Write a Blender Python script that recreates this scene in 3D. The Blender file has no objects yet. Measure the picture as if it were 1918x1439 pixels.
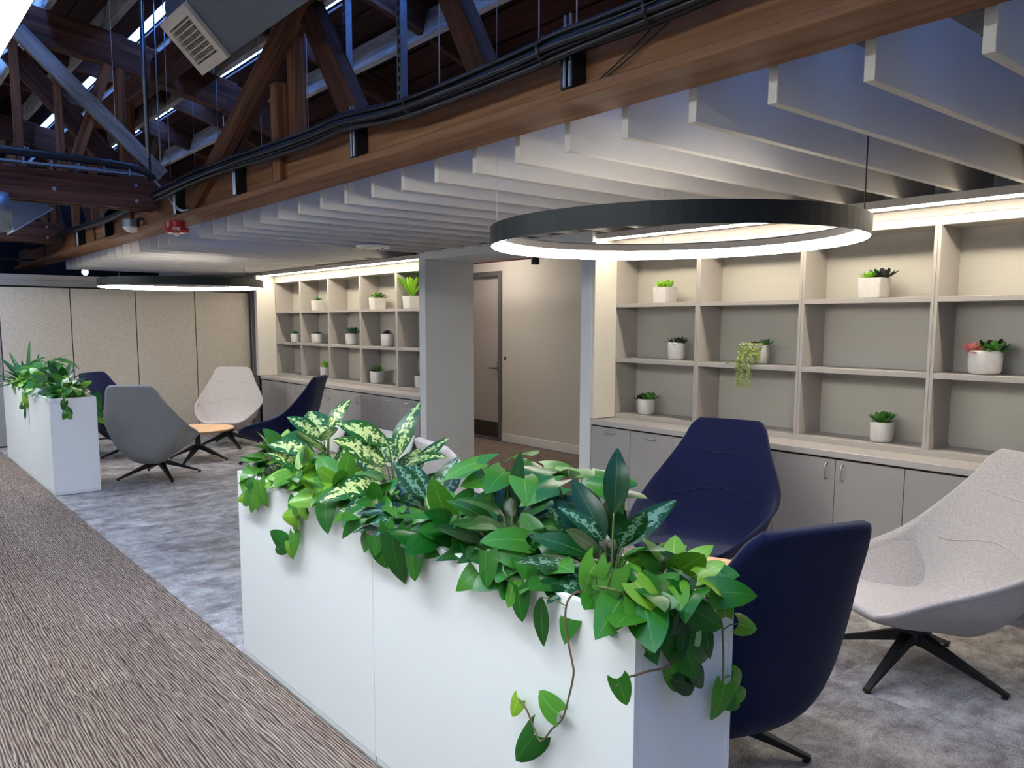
import bpy, bmesh, math, random
from mathutils import Vector, Matrix
R = math.radians
scene = bpy.context.scene
COL = scene.collection

# ------------------------------------------------------------------ camera, world, exposure
cam_d = bpy.data.cameras.new('camera')
cam = bpy.data.objects.new('camera', cam_d)
COL.objects.link(cam)
F_PX, YAW, PITCH, ROLL, CY = 1498.68, .692265, .115351, -.002577, 778.68
cam_d.sensor_fit = 'HORIZONTAL'
cam_d.sensor_width = 36.0
cam_d.lens = 36.0 * F_PX / 1918
cam_d.shift_y = (CY - 719.5) / 1918
cam_d.clip_start = .02
fw = Vector((math.sin(YAW) * math.cos(PITCH), math.cos(YAW) * math.cos(PITCH), -math.sin(PITCH)))
rt = Vector((math.cos(YAW), -math.sin(YAW), 0))
dn = fw.cross(rt)
rt2 = rt * math.cos(ROLL) + dn * math.sin(ROLL)
dn2 = dn * math.cos(ROLL) - rt * math.sin(ROLL)
mc = Matrix((rt2, -dn2, -fw)).transposed().to_4x4()
mc.translation = Vector((0, 0, 1.65))
cam.matrix_world = mc
scene.camera = cam

world = bpy.data.worlds.new('sky')
scene.world = world
world.use_nodes = True
bg = world.node_tree.nodes['Background']
bg.inputs[0].default_value = (.13, .33, 1.0, 1)
bg.inputs[1].default_value = 14.0

scene.view_settings.view_transform = 'Standard'
scene.view_settings.look = 'None'
scene.view_settings.exposure = 0.58
scene.view_settings.gamma = 1.0
scene.view_settings.use_curve_mapping = False
scene.cycles.max_bounces = 5
scene.cycles.diffuse_bounces = 4
scene.cycles.glossy_bounces = 2
scene.cycles.transmission_bounces = 2
scene.cycles.adaptive_threshold = .12
scene.cycles.adaptive_min_samples = 20
scene.cycles.sample_clamp_indirect = 4.0
scene.cycles.caustics_reflective = False
scene.cycles.caustics_refractive = False

E_PENDANT, E_RING, E_STRIP, E_CORR, E_SPOT = 27.0, 25.0, 33.0, 60.0, 60.0

# daylight enters through the long glazed slots between the roof planks: sample the sky there
SLOTS = (-.5, .45, 1.4, 2.35, 3.15)  # leftmost slot is unseen, added for more blue light on the joists
SLOT_W = .085
def zr(x):
    return 4.35 - .045 * x * x if x > 0 else 4.35
for xs_ in SLOTS:
    pl = bpy.data.lights.new('roof_slot_portal', 'AREA')
    pl.shape = 'RECTANGLE'
    pl.size, pl.size_y = SLOT_W, 18.6
    pl.cycles.is_portal = True
    po = bpy.data.objects.new('roof_slot_portal', pl)
    COL.objects.link(po)
    po.location = (xs_, 6.4, zr(xs_) + .305)
    po.rotation_euler = (0, math.atan(.09 * max(xs_, 0)), 0)

# ------------------------------------------------------------------ helpers
def srgb(r, g, b):
    f = lambda c: (c / 255 / 12.92) if c / 255 <= .04045 else ((c / 255 + .055) / 1.055) ** 2.4
    return (f(r), f(g), f(b), 1)

def N(nt, t, **kw):
    n = nt.nodes.new(t)
    for k, v in kw.items():
        setattr(n, k, v)
    return n

def mat(name, col, rough=.5, metal=0, spec=.5, emit=None, strength=0, noise=0, nscale=20, bump=0, bscale=200, coat=0, sheen=0):
    m = bpy.data.materials.new(name)
    m.use_nodes = True
    nt = m.node_tree
    b = nt.nodes['Principled BSDF']
    c = srgb(*col) if max(col) > 1 else (*col, 1)
    b.inputs['Base Color'].default_value = c
    b.inputs['Roughness'].default_value = rough
    b.inputs['Metallic'].default_value = metal
    b.inputs['Specular IOR Level'].default_value = spec
    b.inputs['Coat Weight'].default_value = coat
    b.inputs['Sheen Weight'].default_value = sheen
    if emit:
        b.inputs['Emission Color'].default_value = (*emit, 1)
        b.inputs['Emission Strength'].default_value = strength
    if noise or bump:
        tc = N(nt, 'ShaderNodeTexCoord')
        if noise:
            t = N(nt, 'ShaderNodeTexNoise')
            t.inputs['Scale'].default_value = nscale
            t.inputs['Detail'].default_value = 4
            nt.links.new(tc.outputs['Object'], t.inputs['Vector'])
            rp = N(nt, 'ShaderNodeValToRGB')
            lo = [max(0, x * (1 - noise)) for x in c[:3]]
            hi = [min(1, x * (1 + noise)) for x in c[:3]]
            rp.color_ramp.elements[0].position = .3
            rp.color_ramp.elements[1].position = .7
            rp.color_ramp.elements[0].color = (*lo, 1)
            rp.color_ramp.elements[1].color = (*hi, 1)
            nt.links.new(t.outputs['Fac'], rp.inputs['Fac'])
            nt.links.new(rp.outputs['Color'], b.inputs['Base Color'])
        if bump:
            t2 = N(nt, 'ShaderNodeTexNoise')
            t2.inputs['Scale'].default_value = bscale
            t2.inputs['Detail'].default_value = 2
            nt.links.new(tc.outputs['Object'], t2.inputs['Vector'])
            bp = N(nt, 'ShaderNodeBump')
            bp.inputs['Strength'].default_value = bump
            bp.inputs['Distance'].default_value = .004
            nt.links.new(t2.outputs['Fac'], bp.inputs['Height'])
            nt.links.new(bp.outputs['Normal'], b.inputs['Normal'])
    return m

def ramp(nt, stops):
    r = N(nt, 'ShaderNodeValToRGB')
    e = r.color_ramp.elements
    while len(e) < len(stops):
        e.new(.5)
    for i, (p, c) in enumerate(stops):
        e[i].position = p
        e[i].color = srgb(*c) if max(c) > 1 else (*c, 1)
    return r

def wood_mat(name, stops, scale=(1.2, 22, 22), rough=.7, spec=.25, randomise=.25):
    """grain runs along the local X axis of the object"""
    m = bpy.data.materials.new(name)
    m.use_nodes = True
    nt = m.node_tree
    b = nt.nodes['Principled BSDF']
    b.inputs['Roughness'].default_value = rough
    b.inputs['Specular IOR Level'].default_value = spec
    tc = N(nt, 'ShaderNodeTexCoord')
    oi = N(nt, 'ShaderNodeObjectInfo')
    mp = N(nt, 'ShaderNodeMapping')
    mp.inputs['Scale'].default_value = scale
    ad = N(nt, 'ShaderNodeVectorMath', operation='ADD')
    nt.links.new(tc.outputs['Object'], ad.inputs[0])
    nt.links.new(oi.outputs['Random'], ad.inputs[1])
    nt.links.new(ad.outputs[0], mp.inputs['Vector'])
    t = N(nt, 'ShaderNodeTexNoise')
    t.inputs['Scale'].default_value = 1
    t.inputs['Detail'].default_value = 6
    t.inputs['Distortion'].default_value = .6
    nt.links.new(mp.outputs[0], t.inputs['Vector'])
    rp = ramp(nt, stops)
    nt.links.new(t.outputs['Fac'], rp.inputs['Fac'])
    hs = N(nt, 'ShaderNodeHueSaturation')
    mr = N(nt, 'ShaderNodeMapRange')
    mr.inputs['To Min'].default_value = 1 - randomise
    mr.inputs['To Max'].default_value = 1 + randomise
    nt.links.new(oi.outputs['Random'], mr.inputs['Value'])
    nt.links.new(mr.outputs[0], hs.inputs['Value'])
    nt.links.new(rp.outputs['Color'], hs.inputs['Color'])
    nt.links.new(hs.outputs[0], b.inputs['Base Color'])
    bp = N(nt, 'ShaderNodeBump')
    bp.inputs['Strength'].default_value = .35
    bp.inputs['Distance'].default_value = .006
    nt.links.new(t.outputs['Fac'], bp.inputs['Height'])
    nt.links.new(bp.outputs[0], b.inputs['Normal'])
    return m

def carpet_mat(name, kind):
    m = bpy.data.materials.new(name)
    m.use_nodes = True
    nt = m.node_tree
    b = nt.nodes['Principled BSDF']
    b.inputs['Roughness'].default_value = .95
    b.inputs['Specular IOR Level'].default_value = .1
    geo = N(nt, 'ShaderNodeNewGeometry')
    oi = N(nt, 'ShaderNodeObjectInfo')
    off = N(nt, 'ShaderNodeVectorMath', operation='SCALE')
    off.inputs['Scale'].default_value = 7.0
    comb = N(nt, 'ShaderNodeCombineXYZ')
    nt.links.new(oi.outputs['Random'], comb.inputs[0])
    nt.links.new(oi.outputs['Random'], comb.inputs[1])
    nt.links.new(comb.outputs[0], off.inputs[0])
    ad = N(nt, 'ShaderNodeVectorMath', operation='ADD')
    nt.links.new(geo.outputs['Position'], ad.inputs[0])
    nt.links.new(off.outputs[0], ad.inputs[1])
    def noise(scale, detail, rough=.5, dist=0, src=ad):
        mp = N(nt, 'ShaderNodeMapping')
        mp.inputs['Scale'].default_value = scale
        nt.links.new(src.outputs[0], mp.inputs['Vector'])
        t = N(nt, 'ShaderNodeTexNoise')
        t.inputs['Scale'].default_value = 1
        t.inputs['Detail'].default_value = detail
        t.inputs['Roughness'].default_value = rough
        t.inputs['Distortion'].default_value = dist
        nt.links.new(mp.outputs[0], t.inputs['Vector'])
        return t
    if kind == 'brown':
        mpw = N(nt, 'ShaderNodeMapping')
        mpw.inputs['Scale'].default_value = (26, 2.4, 1)
        nt.links.new(ad.outputs[0], mpw.inputs['Vector'])
        a = N(nt, 'ShaderNodeTexWave', wave_type='BANDS', bands_direction='X')
        a.inputs['Scale'].default_value = 1
        a.inputs['Distortion'].default_value = 7.0
        a.inputs['Detail'].default_value = 3
        a.inputs['Detail Scale'].default_value = 1.6
        nt.links.new(mpw.outputs[0], a.inputs['Vector'])
        c = noise((230, 9, 1), 3, .65, .3)
        mx = N(nt, 'ShaderNodeMix', data_type='FLOAT')
        mx.inputs['Factor'].default_value = .66
        nt.links.new(a.outputs['Fac'], mx.inputs['A'])
        nt.links.new(c.outputs['Fac'], mx.inputs['B'])
        rp = ramp(nt, [(.28, (58, 46, 42)), (.44, (106, 90, 81)), (.57, (138, 121, 109)), (.74, (180, 163, 147))])
        nt.links.new(mx.outputs['Result'], rp.inputs['Fac'])
        h = mx.outputs['Result']
        lo, hi = .88, 1.10
    else:
        a = noise((4.2, 5.0, 1), 9, .76, .2)
        c = noise((80, 170, 1), 4, .7)
        mx = N(nt, 'ShaderNodeMix', data_type='FLOAT')
        mx.inputs['Factor'].default_value = .36
        nt.links.new(a.outputs['Fac'], mx.inputs['A'])
        nt.links.new(c.outputs['Fac'], mx.inputs['B'])
        rp = ramp(nt, [(.36, (98, 92, 88)), (.45, (130, 124, 121)), (.54, (168, 164, 162)), (.66, (206, 203, 201))])
        nt.links.new(mx.outputs['Result'], rp.inputs['Fac'])
        h = mx.outputs['Result']
        lo, hi = .84, 1.10
    hs = N(nt, 'ShaderNodeHueSaturation')
    mr = N(nt, 'ShaderNodeMapRange')
    mr.inputs['To Min'].default_value = lo
    mr.inputs['To Max'].default_value = hi
    nt.links.new(oi.outputs['Random'], mr.inputs['Value'])
    nt.links.new(mr.outputs[0], hs.inputs['Value'])
    nt.links.new(rp.outputs['Color'], hs.inputs['Color'])
    nt.links.new(hs.outputs[0], b.inputs['Base Color'])
    bp = N(nt, 'ShaderNodeBump')
    bp.inputs['Strength'].default_value = .5
    bp.inputs['Distance'].default_value = .006
    nt.links.new(h, bp.inputs['Height'])
    nt.links.new(bp.outputs[0], b.inputs['Normal'])
    return m

def fabric_mat(name, c1, c2, sc=420, rough=.9, sheen=.15):
    m = bpy.data.materials.new(name)
    m.use_nodes = True
    nt = m.node_tree
    b = nt.nodes['Principled BSDF']
    b.inputs['Roughness'].default_value = rough
    b.inputs['Specular IOR Level'].default_value = .15
    b.inputs['Sheen Weight'].default_value = sheen
    tc = N(nt, 'ShaderNodeTexCoord')
    outs = []
    for s in ((sc, sc * .12, sc * .3), (sc * .12, sc, sc * .9)):
        mp = N(nt, 'ShaderNodeMapping')
        mp.inputs['Scale'].default_value = s
        nt.links.new(tc.outputs['Object'], mp.inputs['Vector'])
        t = N(nt, 'ShaderNodeTexNoise')
        t.inputs['Scale'].default_value = 1
        t.inputs['Detail'].default_value = 2
        nt.links.new(mp.outputs[0], t.inputs['Vector'])
        outs.append(t)
    mx = N(nt, 'ShaderNodeMix', data_type='FLOAT')
    mx.inputs['Factor'].default_value = .5
    nt.links.new(outs[0].outputs['Fac'], mx.inputs['A'])
    nt.links.new(outs[1].outputs['Fac'], mx.inputs['B'])
    rp = ramp(nt, [(.38, c1), (.62, c2)])
    nt.links.new(mx.outputs['Result'], rp.inputs['Fac'])
    nt.links.new(rp.outputs['Color'], b.inputs['Base Color'])
    bp = N(nt, 'ShaderNodeBump')
    bp.inputs['Strength'].default_value = .25
    bp.inputs['Distance'].default_value = .002
    nt.links.new(mx.outputs['Result'], bp.inputs['Height'])
    nt.links.new(bp.outputs[0], b.inputs['Normal'])
    return m

def leaf_mat(name, base, vein, pattern=None, pcol=None, pscale=9, rough=.32, hue=.02, valr=.28):
    m = bpy.data.materials.new(name)
    m.use_nodes = True
    nt = m.node_tree
    b = nt.nodes['Principled BSDF']
    b.inputs['Roughness'].default_value = rough
    b.inputs['Specular IOR Level'].default_value = .45
    uv = N(nt, 'ShaderNodeUVMap')
    sp = N(nt, 'ShaderNodeSeparateXYZ')
    nt.links.new(uv.outputs[0], sp.inputs[0])
    # distance from the midrib
    sub = N(nt, 'ShaderNodeMath', operation='SUBTRACT')
    sub.inputs[1].default_value = .5
    nt.links.new(sp.outputs[0], sub.inputs[0])
    ab = N(nt, 'ShaderNodeMath', operation='ABSOLUTE')
    nt.links.new(sub.outputs[0], ab.inputs[0])
    rb = ramp(nt, [(.006, (1, 1, 1)), (.030, (0, 0, 0))])
    for e_, v_ in zip(rb.color_ramp.elements, (1, 0)):
        e_.color = (v_, v_, v_, 1)
    nt.links.new(ab.outputs[0], rb.inputs['Fac'])
    oi = N(nt, 'ShaderNodeObjectInfo')
    cur = None
    base_n = N(nt, 'ShaderNodeRGB')
    base_n.outputs[0].default_value = srgb(*base)
    cur = base_n.outputs[0]
    if pattern:
        ad = N(nt, 'ShaderNodeVectorMath', operation='ADD')
        nt.links.new(uv.outputs[0], ad.inputs[0])
        nt.links.new(oi.outputs['Random'], ad.inputs[1])
        mp = N(nt, 'ShaderNodeMapping')
        mp.inputs['Scale'].default_value = (pscale * .7, pscale * 1.6, 1)
        nt.links.new(ad.outputs[0], mp.inputs['Vector'])
        t = N(nt, 'ShaderNodeTexNoise')
        t.inputs['Scale'].default_value = 1
        t.inputs['Detail'].default_value = 3
        nt.links.new(mp.outputs[0], t.inputs['Vector'])
        # pattern is stronger near the midrib
        mr = N(nt, 'ShaderNodeMapRange')
        mr.inputs['From Min'].default_value = .1
        mr.inputs['From Max'].default_value = .5
        mr.inputs['To Min'].default_value = pattern[0]
        mr.inputs['To Max'].default_value = pattern[1]
        nt.links.new(ab.outputs[0], mr.inputs['Value'])
        add = N(nt, 'ShaderNodeMath', operation='ADD')
        nt.links.new(t.outputs['Fac'], add.inputs[0])
        nt.links.new(mr.outputs[0], add.inputs[1])
        r2 = ramp(nt, [(.50, (0, 0, 0)), (.56, (1, 1, 1))])
        for e_, v_ in zip(r2.color_ramp.elements, (0, 1)):
            e_.color = (v_, v_, v_, 1)
        nt.links.new(add.outputs[0], r2.inputs['Fac'])
        mx = N(nt, 'ShaderNodeMix', data_type='RGBA')
        nt.links.new(r2.outputs['Color'], mx.inputs['Factor'])
        nt.links.new(cur, mx.inputs['A'])
        mx.inputs['B'].default_value = srgb(*pcol)
        cur = mx.outputs['Result']
    mx = N(nt, 'ShaderNodeMix', data_type='RGBA')
    nt.links.new(rb.outputs['Color'], mx.inputs['Factor'])
    nt.links.new(cur, mx.inputs['A'])
    mx.inputs['B'].default_value = srgb(*vein)
    hs = N(nt, 'ShaderNodeHueSaturation')
    m1 = N(nt, 'ShaderNodeMapRange')
    m1.inputs['To Min'].default_value = .5 - hue
    m1.inputs['To Max'].default_value = .5 + hue
    m2 = N(nt, 'ShaderNodeMapRange')
    m2.inputs['To Min'].default_value = 1 + valr * 1.3
    m2.inputs['To Max'].default_value = 1 - valr
    nt.links.new(oi.outputs['Random'], m1.inputs['Value'])
    nt.links.new(oi.outputs['Random'], m2.inputs['Value'])
    nt.links.new(m1.outputs[0], hs.inputs['Hue'])
    nt.links.new(m2.outputs[0], hs.inputs['Value'])
    nt.links.new(mx.outputs['Result'], hs.inputs['Color'])
    nt.links.new(hs.outputs[0], b.inputs['Base Color'])
    # light shining through the blade
    tr = N(nt, 'ShaderNodeBsdfTranslucent')
    nt.links.new(hs.outputs[0], tr.inputs['Color'])
    ms = N(nt, 'ShaderNodeMixShader')
    ms.inputs[0].default_value = .22
    nt.links.new(b.outputs[0], ms.inputs[1])
    nt.links.new(tr.outputs[0], ms.inputs[2])
    nt.links.new(ms.outputs[0], nt.nodes['Material Output'].inputs[0])
    return m

M = {}
M['white'] = mat('white_laminate', (236, 238, 236), .42, spec=.4)
M['edge'] = mat('white_edge_band', (222, 225, 224), .5)
M['soil'] = mat('dark_soil', (26, 22, 19), .95, noise=.5, nscale=60, bump=.8, bscale=120)
M['liner'] = mat('black_liner', (20, 20, 21), .6)
M['paint'] = mat('warm_white_paint', (222, 216, 205), .6, bump=.05, bscale=300)
M['paint_out'] = mat('white_paint', (214, 216, 216), .6)
M['shelf'] = mat('grey_laminate', (172, 166, 160), .5, noise=.03, nscale=90)
M['shelf_back'] = mat('light_grey_laminate', (186, 182, 172), .55)
M['cab'] = mat('cabinet_grey', (158, 153, 151), .5, noise=.025, nscale=120)
M['gap'] = mat('shadow_gap', (40, 38, 37), .8)
M['counter'] = mat('counter_laminate', (176, 170, 166), .45, noise=.03, nscale=70)
M['chrome'] = mat('satin_nickel', (205, 203, 198), .28, metal=1)
M['black'] = mat('black_metal', (16, 17, 19), .45, spec=.4)
M['blackring'] = mat('black_anodised', (14, 17, 17), .5, spec=.35)
M['ring_in'] = mat('ring_inner_grey', (92, 86, 84), .6)
M['glow_ring'] = mat('ring_diffuser', (255, 255, 255), .5, emit=(1.0, .93, .83), strength=E_RING)
M['glow_strip'] = mat('strip_diffuser', (255, 255, 255), .5, emit=(1.0, .90, .72), strength=E_STRIP)
M['glow_pend'] = mat('pendant_diffuser', (255, 255, 255), .5, emit=(.90, .98, 1.0), strength=E_PENDANT)
M['glow_corr'] = mat('corridor_fill_diffuser', (255, 255, 255), .5, emit=(1.0, .92, .82), strength=E_CORR)
M['glow_spot'] = mat('spot_lens', (255, 255, 255), .5, emit=(1.0, .86, .7), strength=E_SPOT)
M['baffle'] = mat('felt_baffle', (205, 200, 192), .95, spec=.1, noise=.035, nscale=160, bump=.15, bscale=400)
M['panel'] = mat('partition_fabric', (184, 175, 163), .95, spec=.1, noise=.22, nscale=110, bump=.3, bscale=260)
M['panel_dark'] = mat('partition_vinyl', (140, 138, 138), .7)
M['alu'] = mat('grey_aluminium', (138, 134, 134), .5, metal=.2)
M['bag'] = mat('black_gap_fill', (22, 22, 24), .8)
M['doorp'] = mat('door_leaf', (176, 164, 158), .5)
M['frame'] = mat('door_frame', (92, 90, 92), .5)
M['kick'] = mat('kick_plate', (78, 68, 62), .35, metal=.5)
M['wall_c'] = mat('corridor_wall', (198, 190, 180), .7)
M['base'] = mat('baseboard_paint', (222, 217, 210), .55)
M['red'] = mat('fire_red', (168, 14, 26), .4)
M['steel'] = mat('galvanised_steel', (150, 160, 175), .38, metal=.85, noise=.15, nscale=40)
M['lens'] = mat('white_lens', (232, 228, 218), .35)
M['cable'] = mat('black_cable', (9, 12, 22), .34, spec=.55)  # blue tint in the base imitates daylight sheen on black cables
M['wirew'] = mat('white_wire', (190, 192, 205), .5)
M['copper'] = mat('red_pipe', (110, 44, 34), .5)
M['duct'] = mat('grey_duct', (92, 100, 108), .5, metal=.35)
M['grille'] = mat('cream_grille', (196, 184, 168), .5)
M['dark'] = mat('dark_cavity', (16, 14, 14), .9)
M['deck'] = wood_mat('roof_deck_wood', [(.3, (42, 20, 16)), (.7, (78, 40, 32))])
M['timber'] = wood_mat('truss_timber', [(.25, (72, 44, 30)), (.5, (128, 84, 56)), (.75, (152, 106, 76))])
M['timber_d'] = wood_mat('dark_timber', [(.25, (44, 27, 22)), (.5, (82, 52, 42)), (.75, (108, 74, 60))])
M['timber_g'] = wood_mat('daylit_timber', [(.25, (122, 116, 112)), (.5, (172, 168, 164)), (.75, (202, 198, 194))], scale=(2, 16, 16))  # pale greys imitate daylight falling on the joists and one diagonal
M['beam'] = wood_mat('glulam_beam', [(.22, (98, 64, 42)), (.5, (132, 92, 64)), (.78, (158, 116, 86))], scale=(.8, 14, 30), randomise=.08)
M['oak'] = wood_mat('oak_top', [(.3, (188, 146, 108)), (.7, (222, 184, 146))], scale=(2.2, 26, 20), rough=.45, randomise=.03)
M['brown'] = carpet_mat('brown_striped_carpet', 'brown')
M['grey'] = carpet_mat('grey_distressed_carpet', 'grey')
M['navy'] = fabric_mat('navy_wool', (7, 12, 40), (17, 26, 66), sheen=.1)
M['lt'] = fabric_mat('light_grey_weave', (162, 156, 154), (192, 186, 184))
M['md'] = fabric_mat('mid_grey_weave', (122, 123, 124), (148, 149, 150))
M['pot'] = mat('white_ceramic', (206, 203, 200), .6, noise=.06, nscale=30)
M['stem'] = mat('green_stem', (96, 112, 58), .5)
M['vine'] = mat('brown_vine', (110, 88, 62), .6)
M['pothos'] = leaf_mat('pothos_leaf', (48, 112, 30), (86, 140, 60), valr=.45)
M['pothos_y'] = leaf_mat('lime_pothos_leaf', (104, 156, 38), (150, 186, 80), valr=.3)
M['dieff'] = leaf_mat('dieffenbachia_leaf', (30, 88, 34), (176, 200, 120), (.07, -.16), (196, 210, 140), 10)
M['aglao'] = leaf_mat('aglaonema_leaf', (22, 66, 34), (120, 160, 128), (.04, -.16), (112, 146, 124), 8)
M['dkleaf'] = leaf_mat('peace_lily_leaf', (24, 76, 24), (80, 128, 62), valr=.4)
M['strap'] = leaf_mat('strap_leaf', (30, 84, 34), (80, 130, 70))
M['suc_lime'] = mat('lime_succulent', (132, 186, 42), .45, noise=.2, nscale=40)
M['suc_green'] = mat('green_succulent', (70, 128, 48), .45, noise=.25, nscale=40)
M['suc_dark'] = mat('dark_succulent', (34, 40, 30), .45, noise=.4, nscale=40)
M['suc_blue'] = mat('bluegreen_succulent', (48, 88, 66), .5, noise=.3, nscale=40)
M['suc_red'] = mat('burgundy_succulent', (70, 30, 34), .5, noise=.4, nscale=40)
M['suc_pink'] = mat('pink_succulent', (196, 118, 112), .5, noise=.35, nscale=50)
M['suc_pale'] = mat('pale_trailing_succulent', (170, 184, 112), .5, noise=.2, nscale=60)

def link(name, me, m=None, parent=None):
    o = bpy.data.objects.new(name, me)
    COL.objects.link(o)
    if m is not None and me is not None and not me.materials:
        me.materials.append(M[m] if isinstance(m, str) else m)
    if parent:
        o.parent = parent
    return o

def bm_mesh(name, bm, smooth=False):
    bmesh.ops.recalc_face_normals(bm, faces=bm.faces)
    me = bpy.data.meshes.new(name)
    if smooth:
        for f in bm.faces:
            f.smooth = True
    bm.to_mesh(me)
    bm.free()
    return me

def tag(o, label=None, cat=None, group=None, kind=None):
    if label: o['label'] = label
    if cat: o['category'] = cat
    if group: o['group'] = group
    if kind: o['kind'] = kind
    return o

def box(bm, x0, x1, y0, y1, z0, z1):
    vs = [bm.verts.new((x, y, z)) for z in (z0, z1) for y in (y0, y1) for x in (x0, x1)]
    for f in ((0, 2, 3, 1), (4, 5, 7, 6), (0, 1, 5, 4), (2, 6, 7, 3), (0, 4, 6, 2), (1, 3, 7, 5)):
        bm.faces.new([vs[i] for i in f])
    return bm

def bev(bm, w, seg=1):
    bmesh.ops.bevel(bm, geom=list(bm.edges), offset=w, segments=seg, affect='EDGES', profile=.7)
    return bm

def BX(x0, x1, y0, y1, z0, z1, b=0, seg=1):
    bm = box(bmesh.new(), min(x0, x1), max(x0, x1), min(y0, y1), max(y0, y1), min(z0, z1), max(z0, z1))
    if b: bev(bm, b, seg)
    return bm

def tube(bm, pts, r, n=6, caps=True):
    pts = [Vector(p) for p in pts]
    rs = r if isinstance(r, (list, tuple)) else [r] * len(pts)
    rings = []
    prev = None
    for i, p in enumerate(pts):
        a = pts[max(i - 1, 0)]
        c = pts[min(i + 1, len(pts) - 1)]
        d = (c - a).normalized()
        if prev is None:
            u = d.cross(Vector((0, 0, 1)))
            if u.length < .05: u = d.cross(Vector((1, 0, 0)))
        else:
            u = prev - d * prev.dot(d)
        u.normalize()
        prev = u
        v = d.cross(u)
        rings.append([bm.verts.new(p + (u * math.cos(2 * math.pi * k / n) + v * math.sin(2 * math.pi * k / n)) * rs[i]) for k in range(n)])
    for a, b in zip(rings, rings[1:]):
        for k in range(n):
            bm.faces.new((a[k], a[(k + 1) % n], b[(k + 1) % n], b[k]))
    if caps:
        bm.faces.new(rings[0][::-1])
        bm.faces.new(rings[-1])
    return bm

def TB(pts, r, n=6):
    return tube(bmesh.new(), pts, r, n)

def smooth_path(pts, k=6):
    pts = [Vector(p) for p in pts]
    out = []
    for i in range(len(pts) - 1):
        p0, p1, p2, p3 = pts[max(i - 1, 0)], pts[i], pts[i + 1], pts[min(i + 2, len(pts) - 1)]
        for j in range(k):
            t = j / k
            out.append(.5 * ((2 * p1) + (p2 - p0) * t + (2 * p0 - 5 * p1 + 4 * p2 - p3) * t * t + (3 * p1 - p0 - 3 * p2 + p3) * t ** 3))
    out.append(pts[-1])
    return out

def lathe(bm, prof, n=24, c=(0, 0, 0), a0=0):
    rings = []
    for r, z in prof:
        rings.append([bm.verts.new((c[0] + r * math.cos(a0 + 2 * math.pi * k / n), c[1] + r * math.sin(a0 + 2 * math.pi * k / n), c[2] + z)) for k in range(n)])
    for a, b in zip(rings, rings[1:]):
        for k in range(n):
            bm.faces.new((a[k], a[(k + 1) % n], b[(k + 1) % n], b[k]))
    bm.faces.new(rings[0][::-1])
    bm.faces.new(rings[-1])
    return bm

class Thing:
    """an Empty at the base of a thing; parts are given in world coordinates"""
    def __init__(s, name, loc, label=None, cat=None, group=None, kind=None):
        s.loc = Vector(loc)
        s.o = bpy.data.objects.new(name, None)
        COL.objects.link(s.o)
        s.o.location = s.loc
        s.o.empty_display_size = .1
        tag(s.o, label, cat, group, kind)
    def part(s, name, bm, m, parent=None, smooth=False, label=None):
        bmesh.ops.translate(bm, verts=bm.verts, vec=-s.loc)
        o = link(name, bm_mesh(name, bm, smooth), m, parent or s.o)
        if label: o['label'] = label
        return o

def struct(name, bm, m, parent=None):
    o = link(name, bm_mesh(name, bm), m, parent)
    if not parent: o['kind'] = 'structure'
    return o

timber_cache = {}
def timber(name, p0, p1, w, h, m, parent, roll=(0, 0, 1), ch=.006):
    """square timber from p0 to p1, long axis along its local X; w across, h along roll"""
    p0, p1 = Vector(p0), Vector(p1)
    L = (p1 - p0).length
    key = (round(L, 3), w, h)
    me = timber_cache.get((key, m))
    if me is None:
        bm = box(bmesh.new(), 0, L, -w / 2, w / 2, -h / 2, h / 2)
        bev(bm, ch)
        me = bm_mesh(name, bm)
        timber_cache[(key, m)] = me
    o = link(name, me, m, parent)
    x = (p1 - p0).normalized()
    zz = Vector(roll) - x * Vector(roll).dot(x)
    if zz.length < 1e-3: zz = Vector((1, 0, 0)) - x * x.x
    zz.normalize()
    y = zz.cross(x)
    mt = Matrix((x, y, zz)).transposed().to_4x4()
    pl = parent.location if parent else Vector()
    mt.translation = p0 - pl
    o.matrix_local = mt
    return o

ORD = ['first', 'second', 'third', 'fourth', 'fifth', 'sixth', 'seventh', 'eighth', 'ninth', 'tenth', 'eleventh', 'twelfth', 'thirteenth', 'fourteenth',
       'fifteenth', 'sixteenth', 'seventeenth', 'eighteenth', 'nineteenth', 'twentieth', 'twenty-first', 'twenty-second', 'twenty-third']

# ================================================================== SETTING
XE = 1.421            # seam between the brown walkway and the grey lounge carpet
# floor slab with carpet tiles as pieces
floor = struct('floor', BX(-4.1, 8, -3.1, 16, -.12, -.012), 'gap')
tl = bm_mesh('carpet_tile', bev(box(bmesh.new(), 0, .249, 0, .999, -.012, 0), .0015))
tl.materials.append(M['brown'])
rng = random.Random(4)
nx = 0
for i in range(22):
    x = XE - .25 * (i + 1)
    if x < -1.3: break
    y = .35 + (i % 4) * .25
    while y < 12.2:
        o = bpy.data.objects.new('carpet_tile', tl); COL.objects.link(o)
        o.parent = floor; o.location = (x, y, 0)
        y += 1.0
walk = struct('walkway_carpet', box(bmesh.new(), -4, XE, -3, .35, -.012, -.002), 'brown', floor)
struct('walkway_carpet', box(bmesh.new(), -4, XE - .25 * 10, .35, 16, -.012, -.002), 'brown', floor)
struct('walkway_carpet', box(bmesh.new(), XE - .25 * 10, XE, 12.0, 16, -.012, -.002), 'brown', floor)
tg = bm_mesh('carpet_tile', bev(box(bmesh.new(), 0, .9995, 0, .4995, -.012, 0), .0006))
tg.materials.append(M['grey'])
for j in range(26):
    y = -.2 + j * .5
    x = XE + .002 - (j % 2) * .0
    for k in range(4):
        o = bpy.data.objects.new('carpet_tile', tg); COL.objects.link(o)
        o.parent = floor
        o.location = (XE + .002 + k * 1.0, y, 0)
        o.scale = (1 if k < 3 else .56, 1, 1)
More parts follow.
